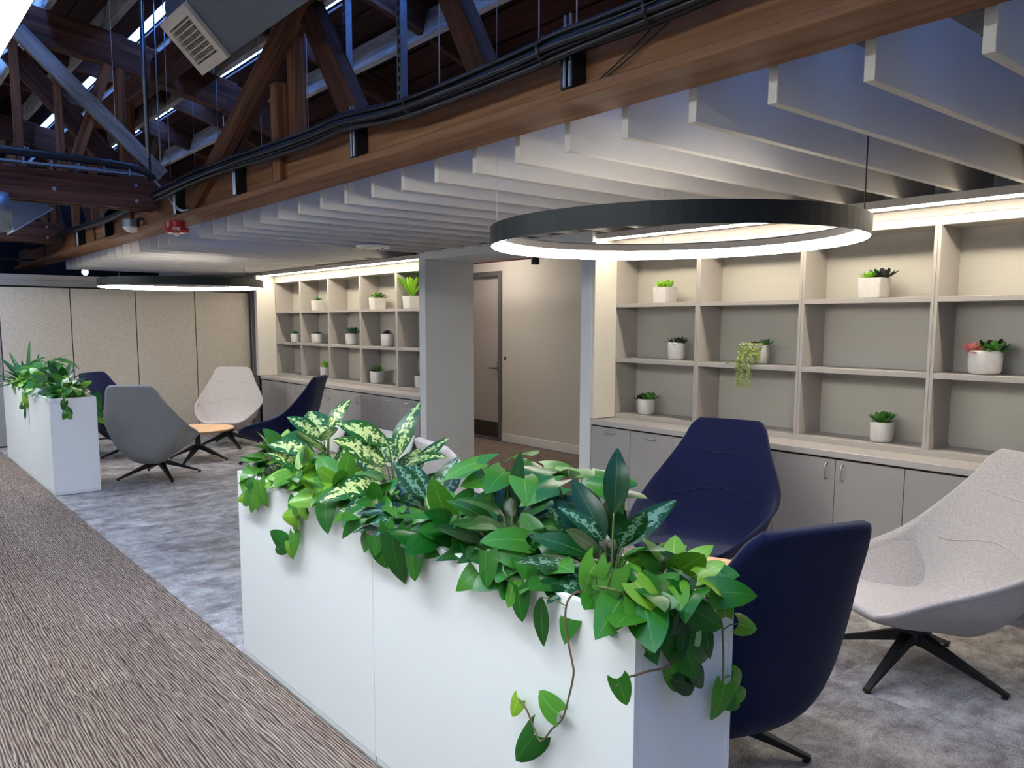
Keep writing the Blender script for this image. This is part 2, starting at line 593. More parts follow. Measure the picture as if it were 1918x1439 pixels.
# corridor behind the portal
for i in range(8):
    for j in range(7):
        o = bpy.data.objects.new('carpet_tile', tl); COL.objects.link(o)
        o.parent = floor; o.location = (4.96 + .25 * i, 3.2 + j + (i % 4) * .25, 0.0)
struct('walkway_carpet', box(bmesh.new(), 4.96, 8, -3, 3.2, -.012, -.002), 'brown', floor)
struct('walkway_carpet', box(bmesh.new(), 4.96, 8, 10.2, 16, -.012, -.002), 'brown', floor)

# walls
struct('wall_left', BX(-4.1, -4, -3, 16, 0, 4.6), 'paint_out')
struct('wall_near', BX(-4, 5.6, -3.1, -3, 0, 4.6), 'paint_out')
struct('wall_far', BX(-4, 8, 15.9, 16, 0, 4.6), 'dark')  # near-black colour stands for the unlit space beyond the partition
struct('wall_bulkhead', BX(4.185, 5.44, 14.4, 14.5, 0, 3.2), 'paint_out')
struct('wall_shelf_near', BX(5.44, 5.56, -3, 4.83, 0, 3.2), 'paint_out')
struct('wall_shelf_far', BX(5.44, 5.56, 7.50, 15.9, 0, 3.2), 'paint_out')
struct('wall_over_portal', BX(5.44, 5.53, 4.83, 7.50, 2.42, 3.2), 'paint_out')
wc = struct('wall_corridor', BX(7.0, 7.1, -3, 8.66, 0, 2.9), 'wall_c')
struct('wall_corridor_over_door', BX(7.0, 7.1, 8.66, 9.73, 2.36, 2.9), 'wall_c')
struct('wall_corridor_far', BX(7.0, 7.1, 9.73, 15.9, 0, 2.9), 'wall_c')
struct('wall_corridor_end', BX(5.56, 7.0, 12.0, 12.1, 0, 2.9), 'wall_c')
struct('wall_corridor_start', BX(5.56, 7.0, 1.0, 1.1, 0, 2.9), 'wall_c')
struct('ceiling_corridor', BX(5.53, 7.1, 1, 12.1, 2.80, 2.9), 'wall_c')
struct('baseboard_corridor', BX(6.985, 7.0, 1.1, 8.655, 0, .115, .003), 'base')

# corridor door
dr = Thing('door_1', (7.0, 9.2, 0), kind='structure')
dr.part('threshold', BX(6.98, 7.1, 8.73, 9.66, .0, .011), 'frame')
dr.part('leaf_panel', BX(7.03, 7.07, 8.73, 9.66, .012, 2.29, .003), 'doorp')
for a, b_ in ((8.66, 8.73), (9.66, 9.73)):
    dr.part('door_frame', BX(6.975, 7.09, a, b_, 0, 2.36, .003), 'frame')
dr.part('door_frame', BX(6.975, 7.09, 8.73, 9.66, 2.29, 2.36, .003), 'frame')
kp = dr.part('kick_plate', BX(7.024, 7.03, 8.75, 9.64, .03, .25, .001), 'kick')
hd = dr.part('door_handle', TB([(7.03, 8.80, 1.02), (6.975, 8.80, 1.02), (6.968, 8.82, 1.02), (6.968, 8.94, 1.02)], .011, 8), 'frame', smooth=True)
bmr = BX(7.018, 7.03, 8.78, 8.82, .97, 1.10, .004)
dr.part('lock_plate', bmr, 'chrome')
dr.part('door_sign', BX(7.024, 7.03, 8.80, 8.90, .89, .92), 'shelf')
ws = tag(link('wall_switch', bm_mesh('wall_switch', BX(6.988, 7.0, 8.575, 8.60, 1.14, 1.19, .002)), 'black'),
         'small dark switch on the corridor wall beside the door frame', 'switch')

# red sprinkler pipe with hanger clamps in the corridor
pp = Thing('sprinkler_pipe', (6.3, 7.0, 2.42), 'red sprinkler pipe with dark fittings under the corridor ceiling', 'pipe')
pp.part('pipe_run', TB([(6.45, 3.5, 2.44), (6.45, 10.0, 2.44)], .022, 10), 'copper', smooth=True)
pp.part('pipe_run', TB([(6.45, 6.9, 2.44), (6.95, 6.9, 2.44)], .016, 8), 'copper', smooth=True)
pp.part('coupling', lathe(bmesh.new(), [(.045, -.05), (.05, -.04), (.05, .02), (.045, .03)], 16, (6.45, 7.35, 2.40)), 'black', smooth=False)
pp.part('hanger', BX(6.44, 6.46, 6.88, 6.92, 2.46, 2.80), 'steel')
pp.part('sprinkler_head', lathe(bmesh.new(), [(.018, -.04), (.03, -.035), (.012, -.02), (.012, .02)], 12, (6.45, 6.6, 2.40)), 'black')
for yd, lab in ((8.4, 'unseen fill light added in the corridor ceiling by the door'), (3.8, 'unseen fill light added in the corridor ceiling behind the near bookcase')):
    dl = Thing('corridor_fill_light', (6.2, yd, 2.8), lab, 'light', 'corridor fill lights')  # added out of sight to light the corridor wall and door
    dl.part('bezel', lathe(bmesh.new(), [(.19, -.012), (.2, -.008), (.2, 0), (.16, 0)], 28, (6.2, yd, 2.8)), 'white')
    dl.part('diffuser', lathe(bmesh.new(), [(.16, -.016), (.16, -.008)], 28, (6.2, yd, 2.8)), 'glow_corr')

# portal lining between the two bookcases
pt = Thing('trim_1', (5.2, 6.1, 0), kind='structure')
pt.part('jamb', BX(4.88, 5.54, 7.367, 7.495, 0, 2.325, .003), 'paint_out')
pt.part('jamb', BX(4.88, 5.54, 4.832, 4.962, 0, 2.325, .003), 'paint_out')
pt.part('header', BX(4.88, 5.54, 4.832, 7.495, 2.325, 2.42, .003), 'paint_out')

# ------------------------------------------------------------------ built-in bookcases
SX, SB = 5.15, 5.435           # shelf front and back
def bookcase(name, y0, pitch, n, label, hi_panel):
    """y0 = lowest y, n bays"""
    y1 = y0 + pitch * n
    t = Thing(name, (5.3, (y0 + y1) / 2, .83), label, 'bookcase')
    t.part('back_panel', BX(SB, SB + .004, y0, y1, .83, 2.33), 'shelf_back')
    for i in range(n + 1):
        y = y0 + pitch * i
        a, b_ = y - .021, y + .021
        if i == 0: a = y
        if i == n: b_ = y
        if i in (0, n):
            t.part('side_panel', BX(SX, SB, a, b_, .868, 2.246, .0015), 'shelf')
        else:
            # two carcass sides screwed together
            t.part('divider', BX(SX, SB, a, y - .0008, .868, 2.246, .001), 'shelf')
            t.part('divider', BX(SX, SB, y + .0008, b_, .868, 2.246, .001), 'shelf')
    for i in range(n):
        ya, yb = y0 + pitch * i + .0212, y0 + pitch * (i + 1) - .0212
        for z0, z1 in ((1.314, 1.348), (1.785, 1.817)):
            t.part('shelf_board', BX(SX + .001, SB, ya, yb, z0, z1, .0015), 'shelf')
    t.part('bottom_board', BX(SX, SB, y0, y1, .83, .868, .0015), 'shelf')
    t.part('top_rail', BX(SX, SB, y0, y1, 2.246, 2.30, .0015), 'shelf')
    return t

PR = .8885
bookcase('bookcase', 4.828 - PR * 7, PR, 7, 'grey built-in bookcase with wide open bays behind the navy chair', True)
PL = .8875
bookcase('bookcase', 7.525 - .0, PL, 5, 'grey built-in bookcase far along the wall beside the fabric partition', True)
# cream end panels
struct('trim_2', BX(4.86, 5.44, 11.9645, 12.06, .835, 2.36, .002), 'paint')
struct('trim_3', BX(4.885, 5.15, 4.80, 4.8315, .835, 2.325, .0015), 'paint')

# worktops and cabinets
def counter(y0, y1, label):
    o = link('worktop', bm_mesh('worktop', BX(4.875, 5.44, y0, y1, .787, .83, .003)), 'counter')
    tag(o, label, 'worktop', 'bookcase worktops')
counter(4.828 - PR * 7, 4.828, 'long grey laminate worktop under the bookcase by the navy chair')
counter(7.50, 11.9625, 'long grey laminate worktop under the far bookcase')

def handle(yc, zc, vertical):
    a = .05
    if vertical:
        pts = [(4.893, yc, zc - a), (4.868, yc, zc - a), (4.862, yc, zc - a + .008), (4.862, yc, zc + a - .008), (4.868, yc, zc + a), (4.893, yc, zc + a)]
    else:
        pts = [(4.893, yc - a, zc), (4.868, yc - a, zc), (4.862, yc - a + .008, zc), (4.862, yc + a - .008, zc), (4.868, yc + a, zc), (4.893, yc + a, zc)]
    return TB(pts, .0045, 8)

def cabinet(ya, yb, style, label, group):
    t = Thing('base_cabinet', (5.15, (ya + yb) / 2, 0), label, 'cabinet', group)
    t.part('carcass', BX(4.912, 5.43, ya + .001, yb - .001, .1, .785), 'gap')
    t.part('toe_kick', BX(4.955, 4.975, ya + .001, yb - .001, 0, .1), 'cab')
    doors = [(ya, yb)] if style in ('bin', 'single') else [(ya, (ya + yb) / 2), ((ya + yb) / 2, yb)]
    for k, (a, b_) in enumerate(doors):
        d = t.part('door', BX(4.893, 4.911, a + .002, b_ - .002, .102, .772, .001), 'cab')
        if style == 'bin':
            t.part('handle', handle((a + b_) / 2, .735, False), 'chrome', d, True)
        else:
            yy = (b_ - .055) if k == 0 else (a + .055)
            if style == 'single': yy = a + .055
            t.part('handle', handle(yy, .692, True), 'chrome', d, True)
H = PR / 2
y = 4.828
cabinet(y - H, y, 'bin', 'grey pull-out bin cabinet next to the portal, under the near bookcase', 'near base cabinets'); y -= H
cabinet(y - H, y, 'bin', 'second grey pull-out bin cabinet from the portal, partly behind the plants', 'near base cabinets'); y -= H
cabinet(y - 2 * H, y, 'pair', 'grey two-door base cabinet hidden mostly by the navy chair', 'near base cabinets'); y -= 2 * H
cabinet(y - 2 * H, y, 'pair', 'grey two-door base cabinet between the navy chair and the light grey chair', 'near base cabinets'); y -= 2 * H
cabinet(y - 2 * H, y, 'pair', 'grey two-door base cabinet behind the light grey chair', 'near base cabinets'); y -= 2 * H
cabinet(y - 2 * H, y, 'pair', 'grey two-door base cabinet at the cropped end of the near counter', 'near base cabinets')
H = PL / 2
y = 7.525
cabinet(y, y + H, 'bin', 'grey pull-out bin cabinet at the portal end of the far counter', 'far base cabinets'); y += H
cabinet(y, y + H, 'bin', 'second grey pull-out bin cabinet from the portal on the far counter', 'far base cabinets'); y += H
for lab in ('grey two-door base cabinet beside the pull-out bins of the far counter', 'grey two-door base cabinet behind the dieffenbachia on the far counter',
            'grey two-door base cabinet half hidden by the far navy chair', 'grey two-door base cabinet at the partition end of the far counter'):
    cabinet(y, y + 2 * H, 'pair', lab, 'far base cabinets'); y += 2 * H

# two white boards leaning on the far cabinets
for (a, b_, lab) in ((7.56, 8.93, 'wide white board leaning on the far cabinets by the portal'), (9.14, 10.0, 'narrower white board leaning on the far cabinets behind variegated leaves')):
    bm = bev(box(bmesh.new(), -.012, .012, a, b_, 0, .41), .003)
    me = bm_mesh('leaning_board', bm)
    o = link('leaning_board', me, 'white')
    o.location = (4.70, 0, .004)
    o.rotation_euler = (0, R(22), 0)
    tag(o, lab, 'board', 'boards leaning on the cabinets')

# ------------------------------------------------------------------ LED strips above the bookcases
def strip(y0, y1, label):
    t = Thing('shelf_light', (5.05, (y0 + y1) / 2, 2.33), label, 'light', 'bookcase strip lights')
    t.part('housing', BX(4.93, 5.43, y0, y1, 2.352, 2.40, .002), 'shelf')
    t.part('fascia', BX(5.15, 5.16, y0, y1, 2.301, 2.352, .001), 'shelf')
    t.part('diffuser', BX(4.94, 4.99, y0 + .01, y1 - .01, 2.342, 2.3515), 'glow_strip')
strip(4.828 - PR * 7, 4.828, 'white LED strip washing down the near bookcase')
strip(7.50, 11.96, 'white LED strip washing down the far bookcase')

# ------------------------------------------------------------------ fabric partition across the far end
op = Thing('folding_partition', (3.0, 12.3, 0), 'beige speckled fabric folding partition with dark panel seams', 'partition')
xs = [1.552 - .828 * 3, 1.552 - .828 * 2, 1.552 - .828, 1.552, 2.38, 3.208, 4.036, 4.864]
for i in range(7):
    op.part('panel', BX(xs[i] + .006, xs[i + 1] - .006, 12.27, 12.33, .02, 2.10, .004), 'panel' if i > 2 else 'panel_dark')
op.part('seam_gap_fill', BX(xs[0], xs[-1], 12.29, 12.32, .0, 2.12), 'bag')
op.part('track', BX(xs[0], 5.44, 12.25, 12.35, 2.12, 2.195, .004), 'alu')
op.part('header', BX(xs[0], 5.44, 12.29, 12.38, 2.195, 2.27, .004), 'alu')
op.part('jamb_post', BX(4.885, 4.985, 12.26, 12.36, 0, 2.12, .004), 'alu')
op.part('seam_gap_fill', BX(4.99, 5.06, 12.29, 12.33, 0, 2.12), 'bag')  # black strip stands in for the shaded gap beside the post

# ------------------------------------------------------------------ ceiling baffles
Yb0, dYb = .93, .3394
bme = bm_mesh('ceiling_baffle', bev(box(bmesh.new(), 2.505, 5.36, 0, .036, 2.4, 2.70), .0015))
bme.materials.append(M['baffle'])
for k in range(-3, 20):
    o = link('ceiling_baffle', bme)
    o.location = (0, Yb0 + dYb * k, 0)
    tag(o, 'white felt ceiling baffle over the near seats, %s from the gap at the portal' % ORD[19 - k], 'baffle', 'felt baffles over the near seats')
for k in range(15):
    o = link('ceiling_baffle', bme)
    o.location = (0, 8.28 + dYb * k, 0)
    tag(o, 'white felt ceiling baffle over the far seats, %s from the gap at the portal' % ORD[k], 'baffle', 'felt baffles over the far seats')

# ------------------------------------------------------------------ ring pendants
def ring_light(c, Rr, tilt, label, cords):
    t = Thing('ring_pendant', c, label, 'pendant light', 'ring pendants')
    n = 96
    Hh, th = .092, .05
    def ringmesh(prof):
        bm = bmesh.new()
        rows = []
        for k in range(n):
            a = 2 * math.pi * k / n
            row = []
            for r, z in prof:
                x, yv = r * math.cos(a), r * math.sin(a)
                row.append(bm.verts.new((c[0] + x, c[1] + yv, c[2] + z + tilt[0] * x + tilt[1] * yv)))
            rows.append(row)
        m_ = len(prof)
        for k in range(n):
            A, B = rows[k], rows[(k + 1) % n]
            for j in range(m_):
                bm.faces.new((A[j], A[(j + 1) % m_], B[(j + 1) % m_], B[j]))
        return bm
    t.part('outer_band', ringmesh([(Rr - .006, .004), (Rr, 0), (Rr, Hh), (Rr - .006, Hh)]), 'blackring')
    t.part('top_cover', ringmesh([(Rr - th, Hh - .006), (Rr - .006, Hh - .006), (Rr - .006, Hh), (Rr - th, Hh)]), 'blackring')
    t.part('inner_band', ringmesh([(Rr - th, .05), (Rr - th + .006, .05), (Rr - th + .006, Hh - .006), (Rr - th, Hh - .006)]), 'ring_in')
    t.part('diffuser', ringmesh([(Rr - .008, .002), (Rr - .008, .008), (Rr - th + .002, .054), (Rr - th + .002, .048)]), 'glow_ring')
    for ang, rr, m_, top in cords:
        x, yv = (Rr - .025) * math.cos(ang), (Rr - .025) * math.sin(ang)
        zb = c[2] + Hh + tilt[0] * x + tilt[1] * yv
        t.part('power_cord' if m_ == 'black' else 'suspension_wire', TB([(c[0] + x, c[1] + yv, zb - .004), (c[0] + x, c[1] + yv, top)], rr, 6), m_)
a_pc = math.atan2(1.79 - 2.59, 3.42 - 3.173)
ring_light((3.173, 2.59, 2.03), .90, (.0092, -.0083), 'large black ring pendant glowing over the near seats',
           [(a_pc, .0035, 'black', 4.0), (.75, .0012, 'wirew', 3.75), (2.33, .0012, 'wirew', 4.1)])
ring_light((3.08, 9.75, 2.045), .90, (.004, -.004), 'black ring pendant over the far seats by the partition',
           [(2.2, .0012, 'wirew', 4.1), (.3, .0035, 'black', 3.7), (4.6, .0012, 'wirew', 4.1)])

# linear pendants: the first is in view, the others added for light
def linear(x, y0, y1, z, label):
    t = Thing('linear_pendant', (x, (y0 + y1) / 2, z), label, 'pendant light', 'linear office pendants')
    t.part('housing', BX(x - .10, x + .10, y0, y1, z + .006, z + .08, .004), 'white')
    t.part('diffuser', BX(x - .095, x + .095, y0 + .01, y1 - .01, z - .004, z + .006, .002), 'glow_pend')
    for yy in (y0 + .3, y1 - .3):
        t.part('suspension_wire', TB([(x, yy, z + .08), (x, yy, 4.3)], .0015, 5), 'steel')
linear(.51, .6, 5.6, 2.8, 'glaring white linear pendant at the top corner over the walkway')
linear(.51, 8.3, 11.8, 2.8, 'unseen linear pendant added to brighten the walkway beside the far planter')  # unseen, added to brighten the far planter and partition
linear(-1.9, -1.5, 3.5, 2.8, 'unseen linear pendant added over the open office beside the walkway')  # unseen, added as light from the office side
linear(-1.9, 8.3, 11.8, 2.8, 'unseen linear pendant added farther along the open office')  # unseen, added to carry the office light farther along

# ================================================================== ROOF
def slope(x):
    return math.atan(-.09 * x) if x > 0 else 0
ceil = Thing('ceiling', (0, 6, 4.4), kind='structure')
# deck planks following the arch, with narrow daylight slots
def solid(x0, x1):
    """cut the strip x0..x1 of the roof around the daylight slots"""
    out, a = [], x0
    for c in SLOTS:
        if c - SLOT_W / 2 >= x1 or c + SLOT_W / 2 <= a: continue
        if c - SLOT_W / 2 > a: out.append((a, c - SLOT_W / 2))
        a = c + SLOT_W / 2
    if a < x1: out.append((a, x1))
    return out
PKC = {}
xk = -4.2
while xk < 5.9:
    for a, b_ in solid(xk, xk + .256):
        w = round(b_ - a, 3)
        if w < .02: continue
        if w not in PKC:
            me = bm_mesh('plank', bev(box(bmesh.new(), -9.5, 9.5, -w / 2, w / 2, 0, .03), .004)); me.materials.append(M['deck']); PKC[w] = me
        xm = (a + b_) / 2
        o = link('plank', PKC[w], None, ceil.o)
        mt = Matrix.Rotation(-slope(xm), 4, 'Y') @ Matrix.Rotation(R(90), 4, 'Z')
        mt.translation = Vector((xm, 6.45, zr(xm) + .24)) - ceil.loc
        o.matrix_local = mt
    xk += .26
bm = bmesh.new()
for a, b_ in solid(-4.3, 6.2):
    n = max(1, int((b_ - a) / .25))
    xx = [a + (b_ - a) * i / n for i in range(n + 1)]
    for p, q in zip(xx, xx[1:]):
        vs = [bm.verts.new(c) for c in ((p, -3.1, zr(p) + .28), (q, -3.1, zr(q) + .28), (q, 16, zr(q) + .28), (p, 16, zr(p) + .28))]
        bm.faces.new(vs)
bmesh.ops.remove_doubles(bm, verts=bm.verts, dist=1e-4)
ceil.part('roof_sheet', bm, 'dark')
# joists along Y, carried by the arched chords
jx = [1.0, 1.5, 1.95, 2.5, 2.9, 3.55, 4.25, 4.95]
for xj in jx:
    for ya, yb in ((-2.9, 3.95), (4.05, 7.85), (7.95, 11.85), (11.95, 15.8)):
        timber('joist', (xj, ya, zr(xj) + .10), (xj, yb, zr(xj) + .10), .05, .24, 'timber_g', ceil.o, roll=(math.sin(slope(xj)) * -1, 0, 1))
# blocking between joists (x direction)
for yb in (2.2, 5.3, 6.6, 9.3, 10.6, 13.5):
    for a, b_ in zip(jx, jx[1:]):
        timber('blocking', (a + .03, yb, zr(a + .03) + .10), (b_ - .03, yb, zr(b_ - .03) + .10), .05, .2, 'timber_d', ceil.o)
def arched_truss(yc, label):
    """cross truss: flat bottom chord, arched top chord, web members"""
    t = Thing('cross_truss', (0, yc, 2.67), label, 'truss', 'timber cross trusses')
    zb0, zb1 = 2.66, 2.92
    # bottom chord: two leaves with bolts
    timber('bottom_chord', (-3.98, yc - .06, (zb0 + zb1) / 2), (2.27, yc - .06, (zb0 + zb1) / 2), .07, zb1 - zb0, 'timber_d', t.o)
    timber('bottom_chord', (-3.98, yc + .07, (zb0 + zb1) / 2), (2.27, yc + .07, (zb0 + zb1) / 2), .07, zb1 - zb0, 'timber_d', t.o)
    for bx_, bz in ((1.44, 2.765), (2.09, 2.86), (2.09, 2.725), (.6, 2.84), (.1, 2.74)):
        t.part('bolt', TB([(bx_, yc - .115, bz), (bx_, yc - .09, bz)], .017, 8), 'steel')
    # arched top chord in straight lengths
    xs_ = [-3.9, -2.6, -1.2, 0, 1.0, 2.0, 3.0, 4.0, 5.2]
    for a, b_ in zip(xs_, xs_[1:]):
        timber('top_chord', (a - .04, yc, zr(a) - .16), (b_ + .04, yc, zr(b_) - .16), .14, .28, 'timber_d', t.o)
    return t
T1 = arched_truss(7.9, 'dark timber arched cross truss with bolts meeting the main beam')
yc = 7.9
timber('diagonal', (1.24, yc - .11, 4.0), (2.32, yc - .11, 2.97), .06, .13, 'timber_g', T1.o)
timber('diagonal', (1.20, yc + .04, 3.86), (2.02, yc + .04, 2.98), .06, .17, 'timber_d', T1.o)
timber('post', (2.02, yc - .02, 2.92), (2.02, yc - .02, 4.1), .09, .075, 'timber', T1.o, roll=(1, 0, 0))
timber('diagonal', (1.98, yc - .02, 4.03), (1.60, yc - .02, 2.93), .07, .085, 'timber', T1.o)
timber('post', (1.215, yc - .05, 2.92), (1.215, yc - .05, 3.95), .06, .065, 'timber', T1.o, roll=(1, 0, 0))
timber('post', (1.52, yc - .05, 2.92), (1.52, yc - .05, 3.75), .06, .06, 'timber', T1.o, roll=(1, 0, 0))
timber('diagonal', (.9, yc, 3.9), (.2, yc, 2.95), .06, .10, 'timber', T1.o)
timber('post', (-.5, yc, 2.92), (-.5, yc, 4.1), .07, .07, 'timber', T1.o, roll=(1, 0, 0))
T2 = arched_truss(12.0, 'farther dark timber arched cross truss above the partition')
yc = 12.0
for a, za, b_, zb in ((1.1, 4.0, 2.1, 2.95), (1.9, 4.0, 1.4, 2.95), (2.3, 3.9, 2.75, 2.75), (.4, 4.1, 1.2, 2.95), (3.2, 3.7, 2.5, 2.8)):
    timber('diagonal', (a, yc - .02, za), (b_, yc - .02, zb), .06, .11, 'timber', T2.o)
for a in (1.3, 1.75, 2.2, .7):
    timber('post', (a, yc + .06, 2.92), (a, yc + .06, 4.0), .06, .07, 'timber', T2.o, roll=(1, 0, 0))

# main longitudinal truss with the lit bottom beam
TM = Thing('main_truss', (2.36, 6, 2.517), 'long brown timber truss whose bottom beam carries the black cable bundle', 'truss')
timber('bottom_plate', (2.366, -2.9, 2.5395), (2.366, 15.7, 2.5395), .245, .045, 'beam', TM.o)
timber('bottom_chord', (2.39, -2.9, 2.685), (2.39, 15.7, 2.685), .15, .245, 'beam', TM.o)
timber('diagonal', (2.30, 6.93, 2.60), (2.30, 4.72, 3.66), .075, .16, 'timber', TM.o)
timber('diagonal', (2.375, 7.02, 2.60), (2.375, 4.82, 3.66), .075, .15, 'timber_d', TM.o)
timber('post', (2.30, 5.17, 2.57), (2.30, 5.17, 3.20), .09, .11, 'timber', TM.o, roll=(0, 1, 0))
timber('post', (2.38, 5.08, 2.57), (2.38, 5.08, 3.95), .09, .10, 'timber', TM.o, roll=(0, 1, 0))
timber('diagonal', (2.36, 4.80, 3.56), (2.36, 4.22, 2.78), .10, .17, 'timber_d', TM.o)
timber('diagonal', (2.47, 3.52, 3.40), (2.47, 3.16, 2.80), .10, .14, 'timber_d', TM.o)
timber('diagonal', (2.36, 7.95, 3.3), (2.36, 8.6, 2.8), .08, .13, 'timber_d', TM.o)
timber('top_chord', (2.36, -2.9, 3.90), (2.36, 15.7, 3.90), .15, .20, 'timber_d', TM.o)
for yy in (8.8, 10.4, 11.4, 13.4):
    timber('post', (2.33, yy, 2.57), (2.33, yy, 3.80), .08, .09, 'timber', TM.o, roll=(0, 1, 0))
for ya, za, yb, zb in ((8.9, 2.6, 10.2, 3.8), (11.6, 3.8, 10.6, 2.6), (13.3, 3.8, 12.2, 2.6), (1.2, 3.8, .3, 2.7)):
    timber('diagonal', (2.37, ya, za), (2.37, yb, zb), .07, .12, 'timber_d', TM.o)

# steel hangers clamped to the beam
hi_ = [(5.84, 'left of the timber post'), (4.087, 'at the foot of the dark diagonal'), (2.372, 'beside the knot, nearest the ring pendant'),
       (9.6, 'above the motion sensor'), (10.9, 'halfway between sensor and far truss'), (7.2, 'next to the red alarm')]
for yy, w in hi_:
    t = Thing('beam_clamp', (2.215, yy, 2.57), 'short steel channel clamp on the main beam %s' % w, 'clamp', 'steel clamps on the main beam')
    t.part('channel', BX(2.235, 2.314, yy - .034, yy + .034, 2.562, 2.80, .003), 'black')
    for s in (-.03, .0, ):
        t.part('threaded_rod', TB([(2.228, yy + s, 2.563), (2.228, yy + s, 2.83)], .006, 6), 'steel')
# cable bundle
cb = Thing('cable_bundle', (2.2, 5, 2.72), 'black cable bundle lashed along the side of the main beam', 'cable')
rng = random.Random(3)
sag = [(7.6, 2.755), (6.63, 2.775), (5.84, 2.77), (5.16, 2.75), (4.5, 2.735), (4.09, 2.745), (3.53, 2.70), (3.0, 2.70), (2.52, 2.705), (2.37, 2.715), (1.87, 2.715), (1.2, 2.73), (.3, 2.75), (-1, 2.75)]
for k in range(13):
    rr, aa = (.0 if k == 0 else (.022 if k < 6 else .042)), k * 1.047 + (.3 if k > 5 else 0)
    ox, oz = rr * math.cos(aa) * .9, rr * math.sin(aa)
    pts = [(2.195 + ox + rng.uniform(-.005, .005), yy, zz + oz + rng.uniform(-.007, .007)) for yy, zz in sag]
    cb.part('cable', TB(smooth_path(pts, 5), rng.uniform(.010, .015), 7), 'cable', smooth=True)
for yy, zz in ((6.2, 2.772), (5.84, 2.77), (5.0, 2.748), (4.12, 2.744), (3.4, 2.70), (2.44, 2.71), (1.9, 2.715)):
    bm = tube(bmesh.new(), [(2.195, yy - .006, zz), (2.195, yy + .006, zz)], .058, 16, False)
    cb.part('cable_tie', bm, 'black')
cb2 = Thing('cable_bundle', (2.2, 11, 2.7), 'black cable bundle on the main beam past the cross truss', 'cable')
sag = [(8.0, 2.80), (8.6, 2.76), (9.4, 2.74), (10.4, 2.76), (11.6, 2.78), (12.6, 2.75), (14, 2.76)]
for k in range(5):
    ox, oz = rng.uniform(-.03, .02), rng.uniform(-.04, .04)
    cb2.part('cable', TB(smooth_path([(2.21 + ox, yy, zz + oz) for yy, zz in sag], 5), .02, 7), 'cable', smooth=True)
cb3 = Thing('cable_bundle', (1, 7.7, 3.0), 'black cable tray bundle lying on the bolted cross truss', 'cable')
for k in range(5):
    ox, oz = rng.uniform(-.03, .03), rng.uniform(0, .05)
    cb3.part('cable', TB(smooth_path([(-3, 7.70 + ox, 2.98 + oz), (.6, 7.7 + ox, 2.985 + oz), (1.2, 7.7 + ox, 2.99 + oz), (1.8, 7.7 + ox, 2.985 + oz), (2.1, 7.69 + ox, 2.96 + oz), (2.2, 7.62, 2.88 + oz)], 5), .022, 7), 'cable', smooth=True)
cb3.part('tray', BX(-3, 2.1, 7.66, 7.76, 2.93, 2.945), 'steel')
for k in range(14):
    cb3.part('tray_rung', BX(-.6 + .2 * k, -.585 + .2 * k, 7.655, 7.665, 2.92, 2.975), 'steel')
# white wires looping down at the joint
for k, lab in ((0, 'white wire looping from the cross truss to the main beam'), (1, 'second white wire beside it, reaching lower on the main beam')):
    d = .025 * k
    o = tag(link('white_wire', bm_mesh('white_wire', TB(smooth_path([(1.2, 7.735, 2.945), (2.0, 7.735, 2.945 + d), (2.18, 7.70 - d, 2.93), (2.22, 7.45, 2.80 - d), (2.235, 7.15 - d * 2, 2.60), (2.235, 6.85 + d, 2.565)], 6), .006, 6), True), 'wirew'), lab, 'wire', 'white wires at the truss joint')

# hanging rods, struts and wires in the roof space
hang = [(1.95, 6.9, 2.95, 4.2, .012, 'steel'), (2.05, 7.2, 2.9, 4.2, .009, 'black'), (2.12, 7.15, 2.88, 4.2, .007, 'steel'), (2.18, 7.1, 2.85, 4.2, .004, 'steel'),
        (2.6, 6.2, 2.72, 3.98, .003, 'wirew'), (2.9, 6.0, 2.72, 3.9, .003, 'wirew'), (3.1, 5.0, 2.72, 3.8, .005, 'wirew'), (2.9, 4.2, 2.72, 3.9, .004, 'wirew'),
        (3.0, 3.4, 2.72, 3.9, .004, 'wirew'), (2.8, 2.9, 2.72, 3.9, .004, 'wirew'), (2.7, 2.6, 2.72, 3.95, .007, 'black'), (3.3, 4.4, 2.72, 3.8, .004, 'wirew'),
        (1.6, 6.4, 3.0, 4.2, .002, 'wirew'), (2.4, 9.0, 2.72, 4.0, .004, 'wirew'), (3.2, 8.6, 2.72, 3.8, .005, 'wirew'), (2.7, 7.4, 2.72, 3.95, .004, 'steel')]
hang.sort(key=lambda h: (h[0] * .77 - h[1] * .64) / (h[0] * .64 + h[1] * .77))
for i, (x, y, z0, z1, r, m_) in enumerate(hang):
    o = link('hanger_rod', bm_mesh('hanger_rod', TB([(x, y, z0), (x, y, zr(x) + .237)], r, 6), True), m_)
    tag(o, '%s vertical rod hanging in the roof space, %s from the left' % ('dark' if m_ == 'black' else 'pale metal', ORD[i]), 'rod', 'hanger rods in the roof space')
for x, y, w in ((2.42, 4.46, 'beside the dark diagonal'), (2.42, 3.856, 'midway along the beam')):
    t = Thing('slotted_strut', (x, y, 2.8), 'blue-lit vertical slotted steel strut %s' % w, 'strut', 'slotted struts above the beam')
    t.part('channel', BX(x - .02, x + .02, y - .021, y - .017, 2.81, 3.82), 'steel')
    t.part('flange', BX(x - .02, x - .016, y - .017, y + .02, 2.81, 3.82), 'steel')
    t.part('flange', BX(x + .016, x + .02, y - .017, y + .02, 2.81, 3.82), 'steel')
    for k in range(20):
        t.part('slot', BX(x - .022, x - .0195, y - .006, y + .006, 2.85 + k * .048, 2.875 + k * .048), 'black')
